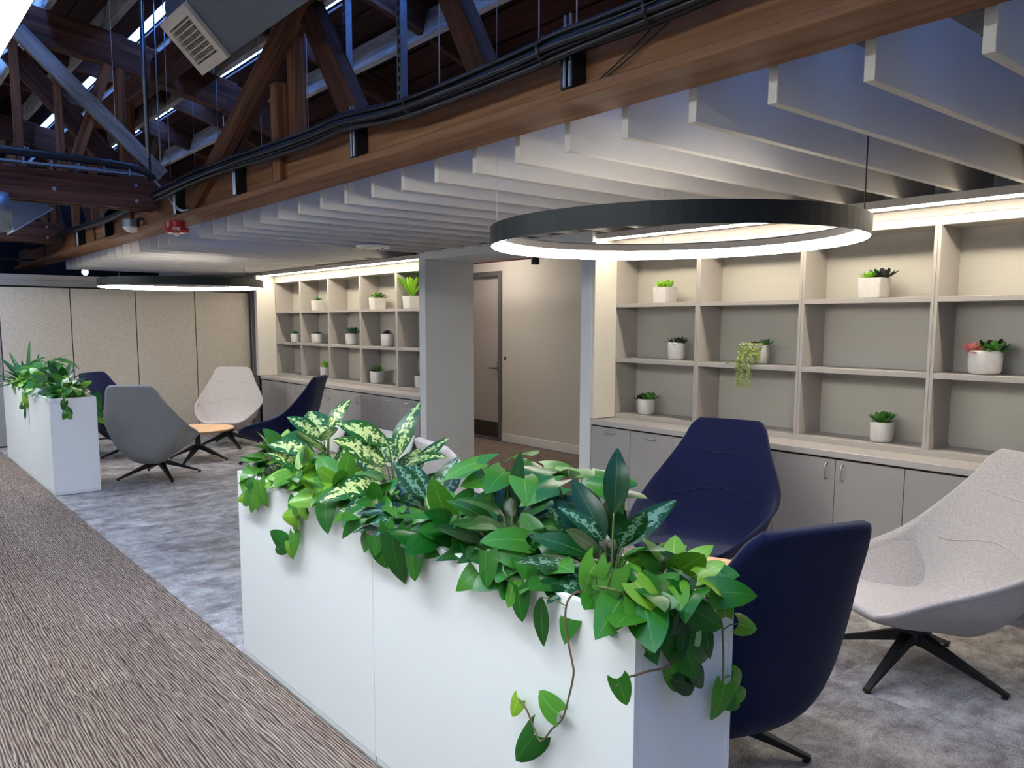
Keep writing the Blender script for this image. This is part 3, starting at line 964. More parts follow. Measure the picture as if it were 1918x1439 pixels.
# drooping black wires on the beam near the corner
for k, lab in ((0, 'thin black wire hanging diagonally across the beam face'), (1, 'second thin black wire parallel to it on the beam face')):
    o = link('black_wire', bm_mesh('black_wire', TB(smooth_path([(2.305, 1.9 - .1 * k, 2.80), (2.30, 2.0 - .08 * k, 2.70), (2.295, 2.15 - .05 * k, 2.62), (2.29, 2.26 - .03 * k, 2.57)], 5), .003, 5), True), 'cable')
    tag(o, lab, 'wire', 'black wires on the beam face')

# round duct with register box
dk = Thing('air_duct', (1.75, 4.2, 3.3), 'grey ceiling duct ending in a cream louvred register', 'duct')
u = Vector((.7071, 0, -.7071)); v = Vector((.7071, 0, .7071)); A = Vector((1.53, 5.0, 3.345))
def duct_box(bm, u0, u1, y0, y1, v0, v1):
    vs = [bm.verts.new(Vector((A.x, yy, A.z)) + u * a + v * b_) for b_ in (v0, v1) for yy in (y0, y1) for a in (u0, u1)]
    for f in ((0, 2, 3, 1), (4, 5, 7, 6), (0, 1, 5, 4), (2, 6, 7, 3), (0, 4, 6, 2), (1, 3, 7, 5)):
        bm.faces.new([vs[i] for i in f])
    return bm
dk.part('plenum_box', duct_box(bmesh.new(), -.005, .315, 3.3, 5.0, .012, .34), 'duct')
for a0, a1, y0, y1 in ((-.01, .045, 4.59, 5.01), (.265, .32, 4.59, 5.01), (.045, .265, 4.59, 4.645), (.045, .265, 4.955, 5.01)):
    dk.part('register_frame', duct_box(bmesh.new(), a0, a1, y0, y1, -.012, .012), 'grille')
dk.part('register_cavity', duct_box(bmesh.new(), .04, .27, 4.64, 4.96, .006, .011), 'dark')
for k in range(7):
    a = .045 + .22 * (k + .5) / 7
    dk.part('louvre', duct_box(bmesh.new(), a - .0035, a + .0035, 4.645, 4.955, -.008, .004), 'grille')
for k in range(12):
    yy = 4.645 + .31 * (k + .5) / 12
    dk.part('vane', duct_box(bmesh.new(), .045, .265, yy - .003, yy + .003, .002, .006), 'grille')
dk.part('round_duct', TB([(1.93, 5.6, 3.66), (1.93, -2.9, 3.66)], .2, 24), 'steel', smooth=True)
dk2 = tag(link('air_duct', bm_mesh('air_duct', TB([(-.4, 7.45, 2.50), (.95, 7.45, 2.50), (1.05, 7.45, 2.50)], [.17, .17, .15], 20), True), 'steel'),
          'galvanised round duct below the bolted cross truss at the photo edge', 'duct')
dk3 = Thing('box_diffuser', (1.55, 9.4, 2.5), 'grey box diffuser hanging under the trusses at the edge', 'diffuser')
bmq = BX(-.2, .2, -.22, .22, -.12, .12, .004)
o = dk3.part('box_body', bmq, 'duct'); o.matrix_local = Matrix.Translation((-.12, 0, .25)) @ Matrix.Rotation(R(-35), 4, 'Y') @ Matrix.Translation(dk3.loc)
o = dk3.part('face_plate', BX(-.21, .21, -.23, .23, -.135, -.12, .002), 'steel'); o.matrix_local = Matrix.Translation((-.12, 0, .25)) @ Matrix.Rotation(R(-35), 4, 'Y') @ Matrix.Translation(dk3.loc)

# fire alarm and motion sensor under the beam
fa = Thing('fire_alarm', (2.29, 7.36, 2.52), 'red fire alarm strobe reading FIRE under the beam', 'alarm')
fa.part('mount', lathe(bmesh.new(), [(.078, -.05), (.078, 0)], 28, (2.29, 7.36, 2.517)), 'red', smooth=False)
fa.part('skirt', lathe(bmesh.new(), [(.08, -.095), (.10, -.083), (.105, -.07), (.10, -.052), (.07, -.048)], 32, (2.29, 7.36, 2.517)), 'red', smooth=False)
fa.part('strobe_lens', lathe(bmesh.new(), [(.010, -.12), (.024, -.112), (.028, -.095)], 16, (2.29, 7.36, 2.517)), 'lens', smooth=True)
fc = bpy.data.curves.new('lettering', 'FONT')
fc.body = 'FIRE'; fc.size = .036; fc.align_x = 'CENTER'; fc.extrude = .001
ft = bpy.data.objects.new('lettering_source', fc); COL.objects.link(ft)
dg = bpy.context.evaluated_depsgraph_get()
tm = bpy.data.meshes.new_from_object(ft.evaluated_get(dg))
bpy.data.objects.remove(ft)
tm.name = 'lettering'
tm.materials.clear()
d = (Vector((0, 0)) - Vector((2.29, 7.36))).normalized()
az = math.atan2(d.y, d.x)
# wrap the word around the skirt
for vtx in tm.vertices:
    ang = az + vtx.co.x / .106
    rr = .1065 + vtx.co.z
    vtx.co = Vector((rr * math.cos(ang), rr * math.sin(ang), -.083 + vtx.co.y))
lt = link('lettering', tm, 'lens', fa.o); lt['label'] = 'pale word FIRE on the alarm skirt'
ms = Thing('motion_sensor', (2.20, 8.42, 2.63), 'steel junction box with a white domed sensor under the beam', 'sensor')
ms.part('junction_box', lathe(bmesh.new(), [(.078, -.075), (.078, -.005)], 8, (2.20, 8.42, 2.635), R(22.5)), 'steel')
ms.part('dome', lathe(bmesh.new(), [(.018, -.128), (.05, -.115), (.075, -.092), (.08, -.075)], 24, (2.20, 8.42, 2.635)), 'lens', smooth=True)
ms.part('conduit_stub', TB([(2.20, 8.42, 2.625), (2.26, 8.42, 2.64), (2.33, 8.42, 2.65)], .012, 8), 'steel', smooth=True)
# white sensor plate between the baffles
sp_ = Thing('ceiling_sensor', (4.25, 7.75, 2.42), 'flat white ceiling sensor plate with dark dots between baffles', 'sensor')
sp_.part('plate', lathe(bmesh.new(), [(.12, 0), (.16, .006), (.165, .02), (.165, .026)], 28, (4.05, 7.03, 2.372)), 'lens')
for k in range(4):
    a = k * math.pi / 2 + .6
    sp_.part('dot', lathe(bmesh.new(), [(.012, -.004), (.012, .004)], 10, (4.05 + .10 * math.cos(a), 7.03 + .10 * math.sin(a), 2.372)), 'black')
sp_.part('mount', BX(4.0, 4.1, 7.0, 7.04, 2.398, 2.402), 'lens')
# spotlight past the partition
st = Thing('track_spotlight', (2.95, 14.0, 2.45), 'bright little spotlight glowing above the partition', 'light')
st.part('housing', TB([(2.97, 14.1, 2.47), (2.94, 13.97, 2.42)], .05, 12), 'black')
st.part('lens', TB([(2.94, 13.97, 2.42), (2.937, 13.955, 2.415)], .045, 12), 'glow_spot')
st.part('track', BX(1.0, 5.0, 14.08, 14.12, 2.56, 2.59), 'black')
st.part('stem', TB([(2.97, 14.1, 2.47), (2.97, 14.1, 2.58)], .008, 6), 'black')

# ================================================================== FURNITURE
def cr(vals, s):
    """Catmull-Rom through the station values"""
    n = len(vals) - 1
    x = min(max(s, 0), 1) * n
    i = min(int(x), n - 1)
    t = x - i
    p0, p1, p2, p3 = vals[max(i - 1, 0)], vals[i], vals[i + 1], vals[min(i + 2, n)]
    return .5 * (2 * p1 + (p2 - p0) * t + (2 * p0 - 5 * p1 + 4 * p2 - p3) * t * t + (3 * p1 - p0 - 3 * p2 + p3) * t ** 3)

#       centre y,   z  | edge y,    z,    w  | outer y,   z,    w | crease
ST = [(.455, .348, .455, .350, .205, .430, .312, .19, 3.0),
      (.425, .364, .425, .392, .280, .385, .282, .25, 5.0),
      (.280, .350, .290, .462, .356, .250, .243, .29, 7.5),
      (.070, .318, .090, .520, .404, .060, .208, .30, 8.0),
      (-.130, .305, -.080, .572, .420, -.140, .178, .30, 6.5),
      (-.248, .425, -.190, .640, .404, -.305, .285, .36, 4.2),
      (-.312, .590, -.262, .716, .366, -.370, .480, .355, 3.0),
      (-.370, .745, -.330, .806, .316, -.430, .680, .312, 2.4),
      (-.425, .885, -.400, .905, .268, -.475, .845, .264, 2.0),
      (-.465, .985, -.445, .985, .236, -.508, .965, .230, 2.0),
      (-.485, 1.03, -.478, 1.028, .196, -.522, 1.018, .190, 2.0)]
ST = [(a - .11, b_, c - .11, d, e, f - .11, g, h, k) for a, b_, c, d, e, f, g, h, k in ST]   # the shell sits back on its swivel
cols = list(zip(*ST))
def inner(s, t):
    cy_, cz_, ey, ez, w = (cr(cols[k], s) for k in range(5))
    q = abs(t) ** cr(cols[8], s)
    return Vector((t * w, cy_ + (ey - cy_) * q, cz_ + (ez - cz_) * q))
def outer(s, t):
    w_in = cr(cols[4], s)
    oy, oz, ow = (cr(cols[k], s) for k in (5, 6, 7))
    e = inner(s, 1)
    q = abs(t) ** 3.6
    # outer skin runs from its own centre line out to the rolled rim of the inner skin
    x = t * (ow + (w_in - ow) * q)
    return Vector((x, oy + (e.y - .03 - oy) * q, oz + (e.z - .028 - oz) * q))
NS, NT = 48, 28
def tt(j):
    u_ = -1 + 2 * j / NT
    return .35 * u_ + .65 * math.sin(u_ * math.pi / 2)
def shell_bm():
    bm = bmesh.new()
    rows = []
    for i in range(NS + 1):
        s = i / NS
        row = [bm.verts.new(inner(s, tt(j))) for j in range(NT + 1)]
        r0, r1 = inner(s, 1), outer(s, 1)
        mid = (r0 + r1) / 2 + Vector((.016, -.004, .004))
        row.append(bm.verts.new(mid))
        row += [bm.verts.new(outer(s, tt(NT - j))) for j in range(NT + 1)]
        row.append(bm.verts.new(Vector((-mid.x, mid.y, mid.z))))
        rows.append(row)
    m_ = len(rows[0])
    for A_, B_ in zip(rows, rows[1:]):
        for j in range(m_):
            bm.faces.new((A_[j], A_[(j + 1) % m_], B_[(j + 1) % m_], B_[j]))
    for row, flip in ((rows[0], 1), (rows[-1], 0)):
        # close the lip with a strip between inner and outer skins
        inn = row[:NT + 1]
        out = row[NT + 2:2 * NT + 3][::-1]
        for j in range(NT):
            q = (inn[j], inn[j + 1], out[j + 1], out[j])
            bm.faces.new(q if flip else q[::-1])
        bm.faces.new((inn[NT], row[NT + 1], out[NT]))
        bm.faces.new((inn[0], out[0], row[-1]))
    return bm
SHELL = bm_mesh('shell', shell_bm(), True)
def seam_mesh(s, t0, t1, arch):
    pts = []
    for k in range(25):
        t = t0 + (t1 - t0) * k / 24
        ss = s + arch * (1 - (2 * k / 24 - 1) ** 2)
        p = inner(ss, t)
        pts.append(p + Vector((0, .0008, .0005)))
    return bm_mesh('seam', TB(pts, .0035, 6), True)
SEAMS = [seam_mesh(.745, -.62, .62, .0), seam_mesh(.53, -.78, .78, .075)]
HUB = bm_mesh('hub', lathe(bmesh.new(), [(.05, .145), (.055, .15), (.05, .19), (.09, .20), (.09, .215)], 20))
def leg_bm():
    bm = bmesh.new()
    a = [(.02, .028, .13, .19), (.06, .026, .128, .185), (.25, .019, .068, .10), (.40, .014, .018, .036), (.432, .013, .010, .024)]
    rows = [[bm.verts.new((x, sgn * w, z)) for sgn, z in ((-1, z0), (1, z0), (1, z1), (-1, z1))] for x, w, z0, z1 in a]
    for A_, B_ in zip(rows, rows[1:]):
        for j in range(4):
            bm.faces.new((A_[j], A_[(j + 1) % 4], B_[(j + 1) % 4], B_[j]))
    bm.faces.new(rows[0]); bm.faces.new(rows[-1][::-1])
    return bm
LEG = bm_mesh('leg', leg_bm()); LEG.materials.append(M['black'])
PAD = bm_mesh('foot_pad', lathe(bmesh.new(), [(.014, 0), (.014, .012)], 10, (.415, 0, 0))); PAD.materials.append(M['black'])
HUB.materials.append(M['black'])
def chair(x, y, face, mkey, label, base_rot=0.0):
    """face = unit direction the sitter looks"""
    t = Thing('lounge_chair', (x, y, 0), label, 'chair', 'swivel lounge chairs')
    rz = math.atan2(face[1], face[0]) - math.pi / 2
    me = SHELL.copy(); me.materials.clear(); me.materials.append(M[mkey])
    sh = link('shell', me, None, t.o); sh.rotation_euler = (0, 0, rz)
    for sm in SEAMS:
        m2 = sm.copy(); m2.materials.clear(); m2.materials.append(M[mkey])
        link('seam', m2, None, sh)
    link('hub', HUB, None, t.o)
    for k in range(4):
        l = link('leg', LEG, None, t.o); l.rotation_euler = (0, 0, base_rot + k * math.pi / 2)
        link('foot_pad', PAD, None, l)
    return t
def unit(a, b): 
    l = math.hypot(a, b); return (a / l, b / l)
chair(2.4965, 8.94, unit(.63, .78), 'md', 'mid grey lounge chair with its back turned, beside the far planter')
chair(2.70, 10.52, unit(.60, -.72), 'navy', 'navy lounge chair half hidden behind the far planter')
chair(3.855, 10.63, unit(-.50, -.86), 'lt', 'light grey lounge chair facing forward before the partition')
chair(3.85, 9.10, unit(-.70, .72), 'navy', 'navy lounge chair seen side-on beside the far cabinets')
chair(3.84, 1.62, unit(-.86, .50), 'lt', 'light grey lounge chair cropped at the photo edge')
chair(2.45, 1.83, unit(.30, .95), 'navy', 'navy lounge chair with its back turned, behind the near planter end', R(-55))
chair(3.85, 2.92, unit(-.95, -.30), 'navy', 'navy lounge chair facing forward before the near cabinets')
chair(2.92, 3.36, unit(.95, -.20), 'lt', 'light grey lounge chair mostly hidden by the planter foliage')

def table(x, y, rot, label):
    t = Thing('coffee_table', (x, y, 0), label, 'table', 'round coffee tables')
    t.part('table_top', lathe(bmesh.new(), [(.395, .362), (.415, .376), (.418, .384), (.416, .388)], 64, (x, y, 0)), 'oak')
    t.part('column', lathe(bmesh.new(), [(.05, .15), (.035, .18), (.028, .33), (.10, .352), (.10, .362)], 20, (x, y, 0)), 'black', smooth=False)
    for k in range(4):
        l = link('leg', LEG, None, t.o); l.rotation_euler = (0, 0, rot + k * math.pi / 2); l.scale = (.84, 1, 1)
        link('foot_pad', PAD, None, l)
table(3.17, 9.74, R(45), 'round oak-topped coffee table among the far chairs')
table(3.17, 2.38, R(20), 'round oak-topped coffee table among the near chairs, behind leaves')

# ------------------------------------------------------------------ planters
PX0, PX1, PZ = 1.422, 1.826, .93
def planter(y0, y1, ends, label):
    t = Thing('planter', ((PX0 + PX1) / 2, (y0 + y1) / 2, 0), label, 'planter', 'white planter boxes')
    th = .022
    t.part('front_panel', BX(PX0, PX0 + th, y0 + .0015, y1 - .0015, .03, PZ, .0012), 'white')
    t.part('back_panel', BX(PX1 - th, PX1, y0 + .0015, y1 - .0015, .03, PZ, .0012), 'white')
    t.part('end_panel', BX(PX0 + th, PX1 - th, y0 + .0015, y0 + th, .03, PZ, .0012), 'white')
    t.part('end_panel', BX(PX0 + th, PX1 - th, y1 - th, y1 - .0015, .03, PZ, .0012), 'white')
    t.part('plinth', BX(PX0 + .002, PX1 - .002, y0 + .004, y1 - .004, .004, .028, .001), 'edge')
    t.part('liner', BX(PX0 + th + .001, PX1 - th - .001, y0 + th + .001, y1 - th - .001, .78, .868), 'liner')
    t.part('soil', BX(PX0 + th + .02, PX1 - th - .02, y0 + th + .02, y1 - th - .02, .84, .878), 'soil')
planter(1.242, 2.5135, 1, 'white planter box at the front with vines down its end')
planter(2.5135, 3.815, 1, 'white planter box joined behind the front one, with variegated leaves')
planter(8.515, 9.93, 1, 'far white planter box nearest the grey chair')
planter(9.93, 11.36, 1, 'far white planter box closest to the partition')

# ------------------------------------------------------------------ leaves
def leaf_mesh(name, wf, lobe, droop, fold, cup=0, nu=8, tip=0, wav=0):
    bm = bmesh.new()
    uvl = bm.loops.layers.uv.new('UVMap')
    S = (-1, -.55, 0, .55, 1)
    rows = []
    for i in range(nu + 1):
        t = i / nu
        w = wf(t)
        row = []
        for s in S:
            x = s * w
            y = t - lobe * abs(s) ** 1.6 * (1 - t) ** 3
            z = -droop * t * t + fold * abs(s) * w - cup * (s * w) ** 2 * 4 + wav * math.sin(t * 9 + s * 2) * abs(s)
            row.append((bm.verts.new((x, y, z)), (s * .5 + .5, t)))
        rows.append(row)
    for a, b_ in zip(rows, rows[1:]):
        for j in range(4):
            f = bm.faces.new((a[j][0], a[j + 1][0], b_[j + 1][0], b_[j][0]))
            f.smooth = True
            for lp, q in zip(f.loops, (a[j], a[j + 1], b_[j + 1], b_[j])):
                lp[uvl].uv = q[1]
    me = bpy.data.meshes.new(name)
    bm.to_mesh(me); bm.free()
    return me
heart_w = lambda t: max(.004, .66 * (t + .07) ** .28 * (1 - t) ** .74)
lance_w = lambda t: max(.004, .21 * math.sin(math.pi * min(1, (t * .96 + .02)) ** .85) ** .85)
oval_w = lambda t: max(.004, .27 * math.sin(math.pi * min(1, (t * .96 + .02)) ** .9) ** .8)
strap_w = lambda t: max(.003, .045 * (math.sin(math.pi * min(1, t * .9 + .08))) ** .5)
LEAF = {}
def variants(kind, mk, wf, lobe, fold):
    out = []
    for droop, cup, wav in ((.12, .15, .0), (.32, .05, .012), (.05, .3, .01), (.5, .1, .0)):
        me = leaf_mesh('leaf', wf, lobe, droop, fold, cup, wav=wav)
        me.materials.append(M[mk])
        out.append(me)
    LEAF[kind] = out
variants('pothos', 'pothos', heart_w, .20, .12)
variants('lime', 'pothos_y', heart_w, .20, .12)
variants('dieff', 'dieff', oval_w, 0, .12)
variants('aglao', 'aglao', lance_w, 0, .15)
variants('dark', 'dkleaf', lance_w, 0, .2)
variants('strap', 'strap', strap_w, 0, .3)
variants('philo', 'pothos', heart_w, .3, .1)

def place_leaf(root, kind, base, direc, up, size, rng, var=None, wscale=1.0):
    me = LEAF[kind][rng.randrange(4) if var is None else var]
    o = bpy.data.objects.new('leaf', me); COL.objects.link(o)
    o.parent = root.o
    y = Vector(direc).normalized()
    z = Vector(up) - y * Vector(up).dot(y)
    if z.length < .05: z = Vector((1, 0, .2)) - y * Vector((1, 0, .2)).dot(y)
    z.normalize()
    x = y.cross(z)
    mt = Matrix((x * size * wscale, y * size, z * size)).transposed().to_4x4()
    mt.translation = Vector(base) - root.loc
    o.matrix_local = mt
    return o

CNT = 0
def plant(kind, x, y, n, rad, hgt, size, seed, label, cat, group, ring=(PX0, PX1), ybounds=(1.242, 3.815), mode='bushy', mix=None):
    rng = random.Random(seed)
    t = Thing(group[0], (x, y, .878), label, cat, group[1])
    soil = .872
    stems = bmesh.new()
    for i in range(n):
        a = i * 2.399 + rng.uniform(-.5, .5)
        f = math.sqrt((i + .5) / n)
        if mode == 'bushy':
            r = rad * f * rng.uniform(.7, 1.1)
            h = hgt * (1 - .55 * f * f) * rng.uniform(.55, 1.05)
            el = R(50) * (1 - f) - R(28) * f + rng.uniform(-.35, .35)
        elif mode == 'upright':
            r = rad * f * .55
            h = hgt * (.25 + .75 * (1 - f)) * rng.uniform(.75, 1.05)
            el = R(68) * (1 - f) + R(8) * f + rng.uniform(-.2, .2)
        elif mode == 'stalk':
            r = rad * f
            h = hgt * rng.uniform(.75, 1.0)
            el = rng.uniform(-.25, .15)
        else:  # rosette of straps
            r = .015
            h = .02 + .04 * rng.random()
            el = R(80) - R(70) * f + rng.uniform(-.1, .1)
        bx_, by_ = x + r * math.cos(a), y + r * math.sin(a) * 1.15
        # keep leaf bases inside or just over the rim
        over = rng.random() < .22
        bx_ = min(max(bx_, PX0 - .03 if over else PX0 + .05), PX1 + .04)
        by_ = min(max(by_, ybounds[0] - .04), ybounds[1] + .04)
        z = soil + max(h, .03)
        if bx_ < PX0 + .03 or bx_ > PX1 - .03 or by_ < ybounds[0] + .03 or by_ > ybounds[1] - .03:
            z = max(z, PZ + .025)
        d = Vector((math.cos(a) * math.cos(el), math.sin(a) * math.cos(el), math.sin(el)))
        a2 = a + rng.uniform(-1.1, 1.1) if mode == 'bushy' else a
        if mode == 'bushy':
            el += rng.uniform(-.45, .45)
            d = Vector((math.cos(a2) * math.cos(el), math.sin(a2) * math.cos(el), math.sin(el)))
        # leaves turn towards the light of the walkway
        d = (d + Vector((-.2, -.12, 0))).normalized()
        sz = size * rng.uniform(.75, 1.2)
        k2 = kind if not mix or rng.random() > mix[1] else mix[0]
        k_ = .75 if mode == 'bushy' else .35
        upv = Vector((-.4 + rng.uniform(-k_, k_), -.3 + rng.uniform(-k_, k_), 1))
        place_leaf(t, k2, (bx_, by_, z), d, upv, sz, rng)
        p0 = Vector((x + r * .25 * math.cos(a), y + r * .25 * math.sin(a), soil - .01))
        p2 = Vector((bx_, by_, z))
        p1 = (p0 + p2) / 2 + Vector((0, 0, (z - soil) * .25))
        if mode != 'strap':
            tube(stems, smooth_path([p0, p1, p2], 3), [.0032 if size > .13 else .0022] * 7, 5)
    if mode != 'strap':
        t.part('stems', stems, 'stem', smooth=True)
    else:
        stems.free()
    return t

GP = ('pothos', 'pothos in the near planter')
GD = ('dieffenbachia', 'dieffenbachias in the near planter')
GA = ('aglaonema', 'aglaonemas in the near planter')
GF = ('philodendron', 'philodendrons in the near planter')
plants = {}
plants['p1'] = plant('pothos', 1.60, 3.66, int(34 * 1.5), .17, .20, .105, 11, 'bushy pothos at the far end of the near planter', 'plant', GP, mix=('lime', .3))
plants['d1'] = plant('dieff', 1.66, 3.33, 16, .17, .36, .20, 12, 'tall dieffenbachia with cream blotched leaves near the far end', 'plant', GD, mode='upright')
plants['p2'] = plant('pothos', 1.53, 3.28, int(30 * 1.5), .17, .17, .10, 13, 'bright pothos in front of the tall dieffenbachia', 'plant', GP, mix=('lime', .45))
plants['p3'] = plant('lime', 1.52, 2.93, int(32 * 1.5), .18, .19, .105, 14, 'lime green pothos between the two dieffenbachias', 'plant', GP, mix=('pothos', .45))
plants['d2'] = plant('dieff', 1.68, 2.76, 15, .17, .36, .20, 15, 'dieffenbachia with one upright cream leaf before the cabinets', 'plant', GD, mode='upright')
plants['a1'] = plant('aglao', 1.62, 2.42, 24, .18, .19, .165, 16, 'dark silvery aglaonema in the middle of the planter', 'plant', GA, mode='upright')
plants['p4'] = plant('pothos', 1.52, 2.60, int(26 * 1.5), .17, .14, .10, 17, 'pothos at the joint between the two planter boxes', 'plant', GP)
plants['f1'] = plant('philo', 1.70, 2.04, 10, .13, .33, .135, 18, 'philodendron with heart leaves on tall stalks beside the corridor view', 'plant', GF, mode='stalk')
plants['p5'] = plant('pothos', 1.54, 2.16, int(30 * 1.5), .18, .16, .115, 19, 'dark green pothos low in the middle of the front box', 'plant', GP)
plants['a2'] = plant('dark', 1.60, 1.93, 24, .18, .25, .18, 20, 'peace lily with long upright blades in the front box', 'plant', GA, mode='upright')
plants['f2'] = plant('philo', 1.71, 1.76, 8, .11, .34, .13, 21, 'philodendron with one high leaf against the corridor floor', 'plant', GF, mode='stalk')
plants['p6'] = plant('pothos', 1.52, 1.72, int(26 * 1.5), .16, .14, .115, 22, 'pothos at the front edge of the front box, before the peace lily', 'plant', GP)
plants['a3'] = plant('aglao', 1.64, 1.53, 24, .17, .26, .18, 23, 'aglaonema with blue-silver leaves before the navy chair', 'plant', GA, mode='upright', mix=('dark', .5))
plants['p7'] = plant('pothos', 1.70, 1.37, int(26 * 1.5), .15, .16, .10, 24, 'pothos at the back corner beside the turned navy chair', 'plant', GP, mix=('lime', .35))
plants['p8'] = plant('pothos', 1.52, 1.36, int(18 * 1.5), .13, .11, .12, 25, 'trailing pothos at the front corner of the near planter', 'plant', GP)
GQ = ('pothos', 'pothos in the far planter')
FY = (8.515, 11.36)
plant('pothos', 1.62, 8.72, 50, .18, .22, .11, 31, 'pothos at the near end of the far planter', 'plant', GQ, ybounds=FY, mix=('lime', .3))
plant('dark', 1.64, 9.05, 30, .2, .30, .2, 32, 'leafy peace lily in the far planter by the navy chair', 'plant', ('peace_lily', 'leafy plants in the far planter'), ybounds=FY, mode='upright')
plant('pothos', 1.58, 9.5, 50, .24, .24, .12, 33, 'pothos over the joint of the far planter boxes', 'plant', GQ, ybounds=FY, mix=('lime', .3))
plant('philo', 1.66, 9.95, 16, .18, .38, .16, 34, 'tall round-leaved philodendron topping the far planter', 'plant', ('philodendron', 'leafy plants in the far planter'), ybounds=FY, mode='stalk')
plant('pothos', 1.58, 10.4, 46, .25, .24, .12, 35, 'pothos in the back half of the far planter', 'plant', GQ, ybounds=FY, mix=('lime', .4))
plant('strap', 1.62, 11.0, 40, .2, .3, .42, 36, 'spiky strap-leaved plant at the far end of the far planter', 'plant', ('spider_plant', 'leafy plants in the far planter'), ybounds=FY, mode='strap')

# trailing vines: stem path, then leaves (base, tip, face normal, kind)
def vine(label, group, path, leaves, r=.0028, seed=1, m_='stem'):
    rng = random.Random(seed)
    t = Thing('trailing_vine', path[0], label, 'plant', group)
    t.part('vine_stem', TB(smooth_path(path, 5), r, 6), m_, smooth=True)
    pet = bmesh.new()
    for base, tip, nrm, kind in leaves:
        b_, tp = Vector(base), Vector(tip)
        place_leaf(t, kind, b_, tp - b_, nrm, (tp - b_).length, rng)
        # petiole back to the closest point of the stem
        q = min((Vector(p) for p in smooth_path(path, 5)), key=lambda p: (p - b_).length)
        if (q - b_).length > .012:
            tube(pet, [q, (q + b_) / 2 + Vector((0, 0, .006)), b_], .0018, 5)
    if pet.verts:
        t.part('petioles', pet, 'stem', smooth=True)
    else:
        pet.free()
VG = 'vines trailing over the near planter'
NX = (-1, -.15, .25)
vine('short vine with lime leaves over the far front corner', VG, [(1.47, 3.55, .90), (1.42, 3.54, .945), (1.395, 3.52, .91), (1.392, 3.56, .85), (1.392, 3.64, .835)],
     [((1.39, 3.50, .90), (1.375, 3.48, .80), NX, 'lime'), ((1.39, 3.57, .86), (1.372, 3.66, .80), NX, 'pothos'), ((1.392, 3.53, .87), (1.37, 3.55, .775), NX, 'pothos'),
      ((1.39, 3.64, .84), (1.372, 3.70, .81), NX, 'lime'), ((1.39, 3.46, .94), (1.372, 3.41, .83), NX, 'pothos'), ((1.39, 3.52, .93), (1.372, 3.60, .90), NX, 'pothos')], seed=2)
vine('vine with bright round leaves hanging on the second planter box', VG, [(1.47, 2.98, .90), (1.43, 2.985, .945), (1.398, 3.0, .925), (1.392, 3.06, .85), (1.392, 3.10, .77), (1.39, 3.15, .71), (1.39, 3.24, .695)],
     [((1.388, 3.03, .91), (1.37, 2.98, .86), NX, 'lime'), ((1.39, 3.05, .89), (1.37, 3.13, .88), NX, 'pothos'), ((1.39, 3.08, .85), (1.37, 3.19, .83), NX, 'lime'), ((1.39, 3.09, .84), (1.37, 3.12, .76), NX, 'lime'),
      ((1.39, 3.11, .77), (1.37, 3.10, .67), NX, 'pothos'), ((1.388, 3.20, .70), (1.37, 3.29, .66), NX, 'pothos'), ((1.388, 3.16, .72), (1.368, 3.14, .655), NX, 'lime'), ((1.388, 3.22, .70), (1.37, 3.32, .74), NX, 'pothos')], seed=3)
vine('vine of big heart leaves over the joint of the front boxes', VG, [(1.47, 2.30, .90), (1.43, 2.30, .95), (1.398, 2.31, .94), (1.392, 2.36, .915), (1.39, 2.45, .89), (1.39, 2.50, .87)],
     [((1.388, 2.31, .935), (1.365, 2.275, .765), NX, 'philo'), ((1.388, 2.20, .93), (1.368, 2.15, .81), NX, 'philo'), ((1.388, 2.40, .905), (1.37, 2.42, .83), NX, 'pothos'),
      ((1.388, 2.49, .88), (1.37, 2.56, .82), NX, 'pothos'), ((1.39, 2.36, .96), (1.372, 2.33, .86), NX, 'pothos'), ((1.388, 2.43, .90), (1.37, 2.37, .80), NX, 'pothos')], seed=4)
vine('short vine with two leaves at the middle of the front box', VG, [(1.47, 1.76, .90), (1.43, 1.75, .955), (1.395, 1.72, .95), (1.39, 1.68, .93), (1.388, 1.65, .91)],
     [((1.385, 1.79, .985), (1.365, 1.765, .885), NX, 'pothos'), ((1.385, 1.66, .935), (1.365, 1.665, .86), NX, 'pothos'), ((1.385, 1.64, .925), (1.372, 1.62, .83), NX, 'pothos'), ((1.385, 1.84, .99), (1.365, 1.90, .95), NX, 'dark')], seed=5)
vine('long bare vine dropping low down the front box', VG, [(1.47, 1.44, .90), (1.43, 1.445, .952), (1.395, 1.455, .93), (1.39, 1.455, .86), (1.388, 1.428, .78), (1.388, 1.422, .745), (1.387, 1.44, .67), (1.385, 1.46, .61), (1.385, 1.50, .565), (1.383, 1.54, .515), (1.383, 1.57, .54), (1.383, 1.60, .58), (1.383, 1.635, .60)],
     [((1.385, 1.545, .92), (1.368, 1.53, .79), NX, 'dark'), ((1.383, 1.475, .62), (1.362, 1.555, .655), (-.9, .3, .5), 'pothos'), ((1.38, 1.565, .525), (1.362, 1.63, .425), NX, 'philo'),
      ((1.383, 1.635, .60), (1.372, 1.66, .54), NX, 'lime')], seed=6, m_='vine')
NY = (-.15, -1, .25)
vine('pale vine crossing the corner of the planter end', VG, [(1.56, 1.29, .90), (1.56, 1.25, .95), (1.558, 1.225, .92), (1.548, 1.218, .86), (1.53, 1.215, .82), (1.50, 1.215, .805), (1.44, 1.216, .812), (1.40, 1.216, .815), (1.36, 1.22, .815), (1.335, 1.225, .80)],
     [((1.338, 1.222, .82), (1.352, 1.205, .755), (-.8, -.6, .2), 'pothos'), ((1.52, 1.212, .80), (1.56, 1.195, .725), NY, 'pothos')], seed=7, m_='vine')
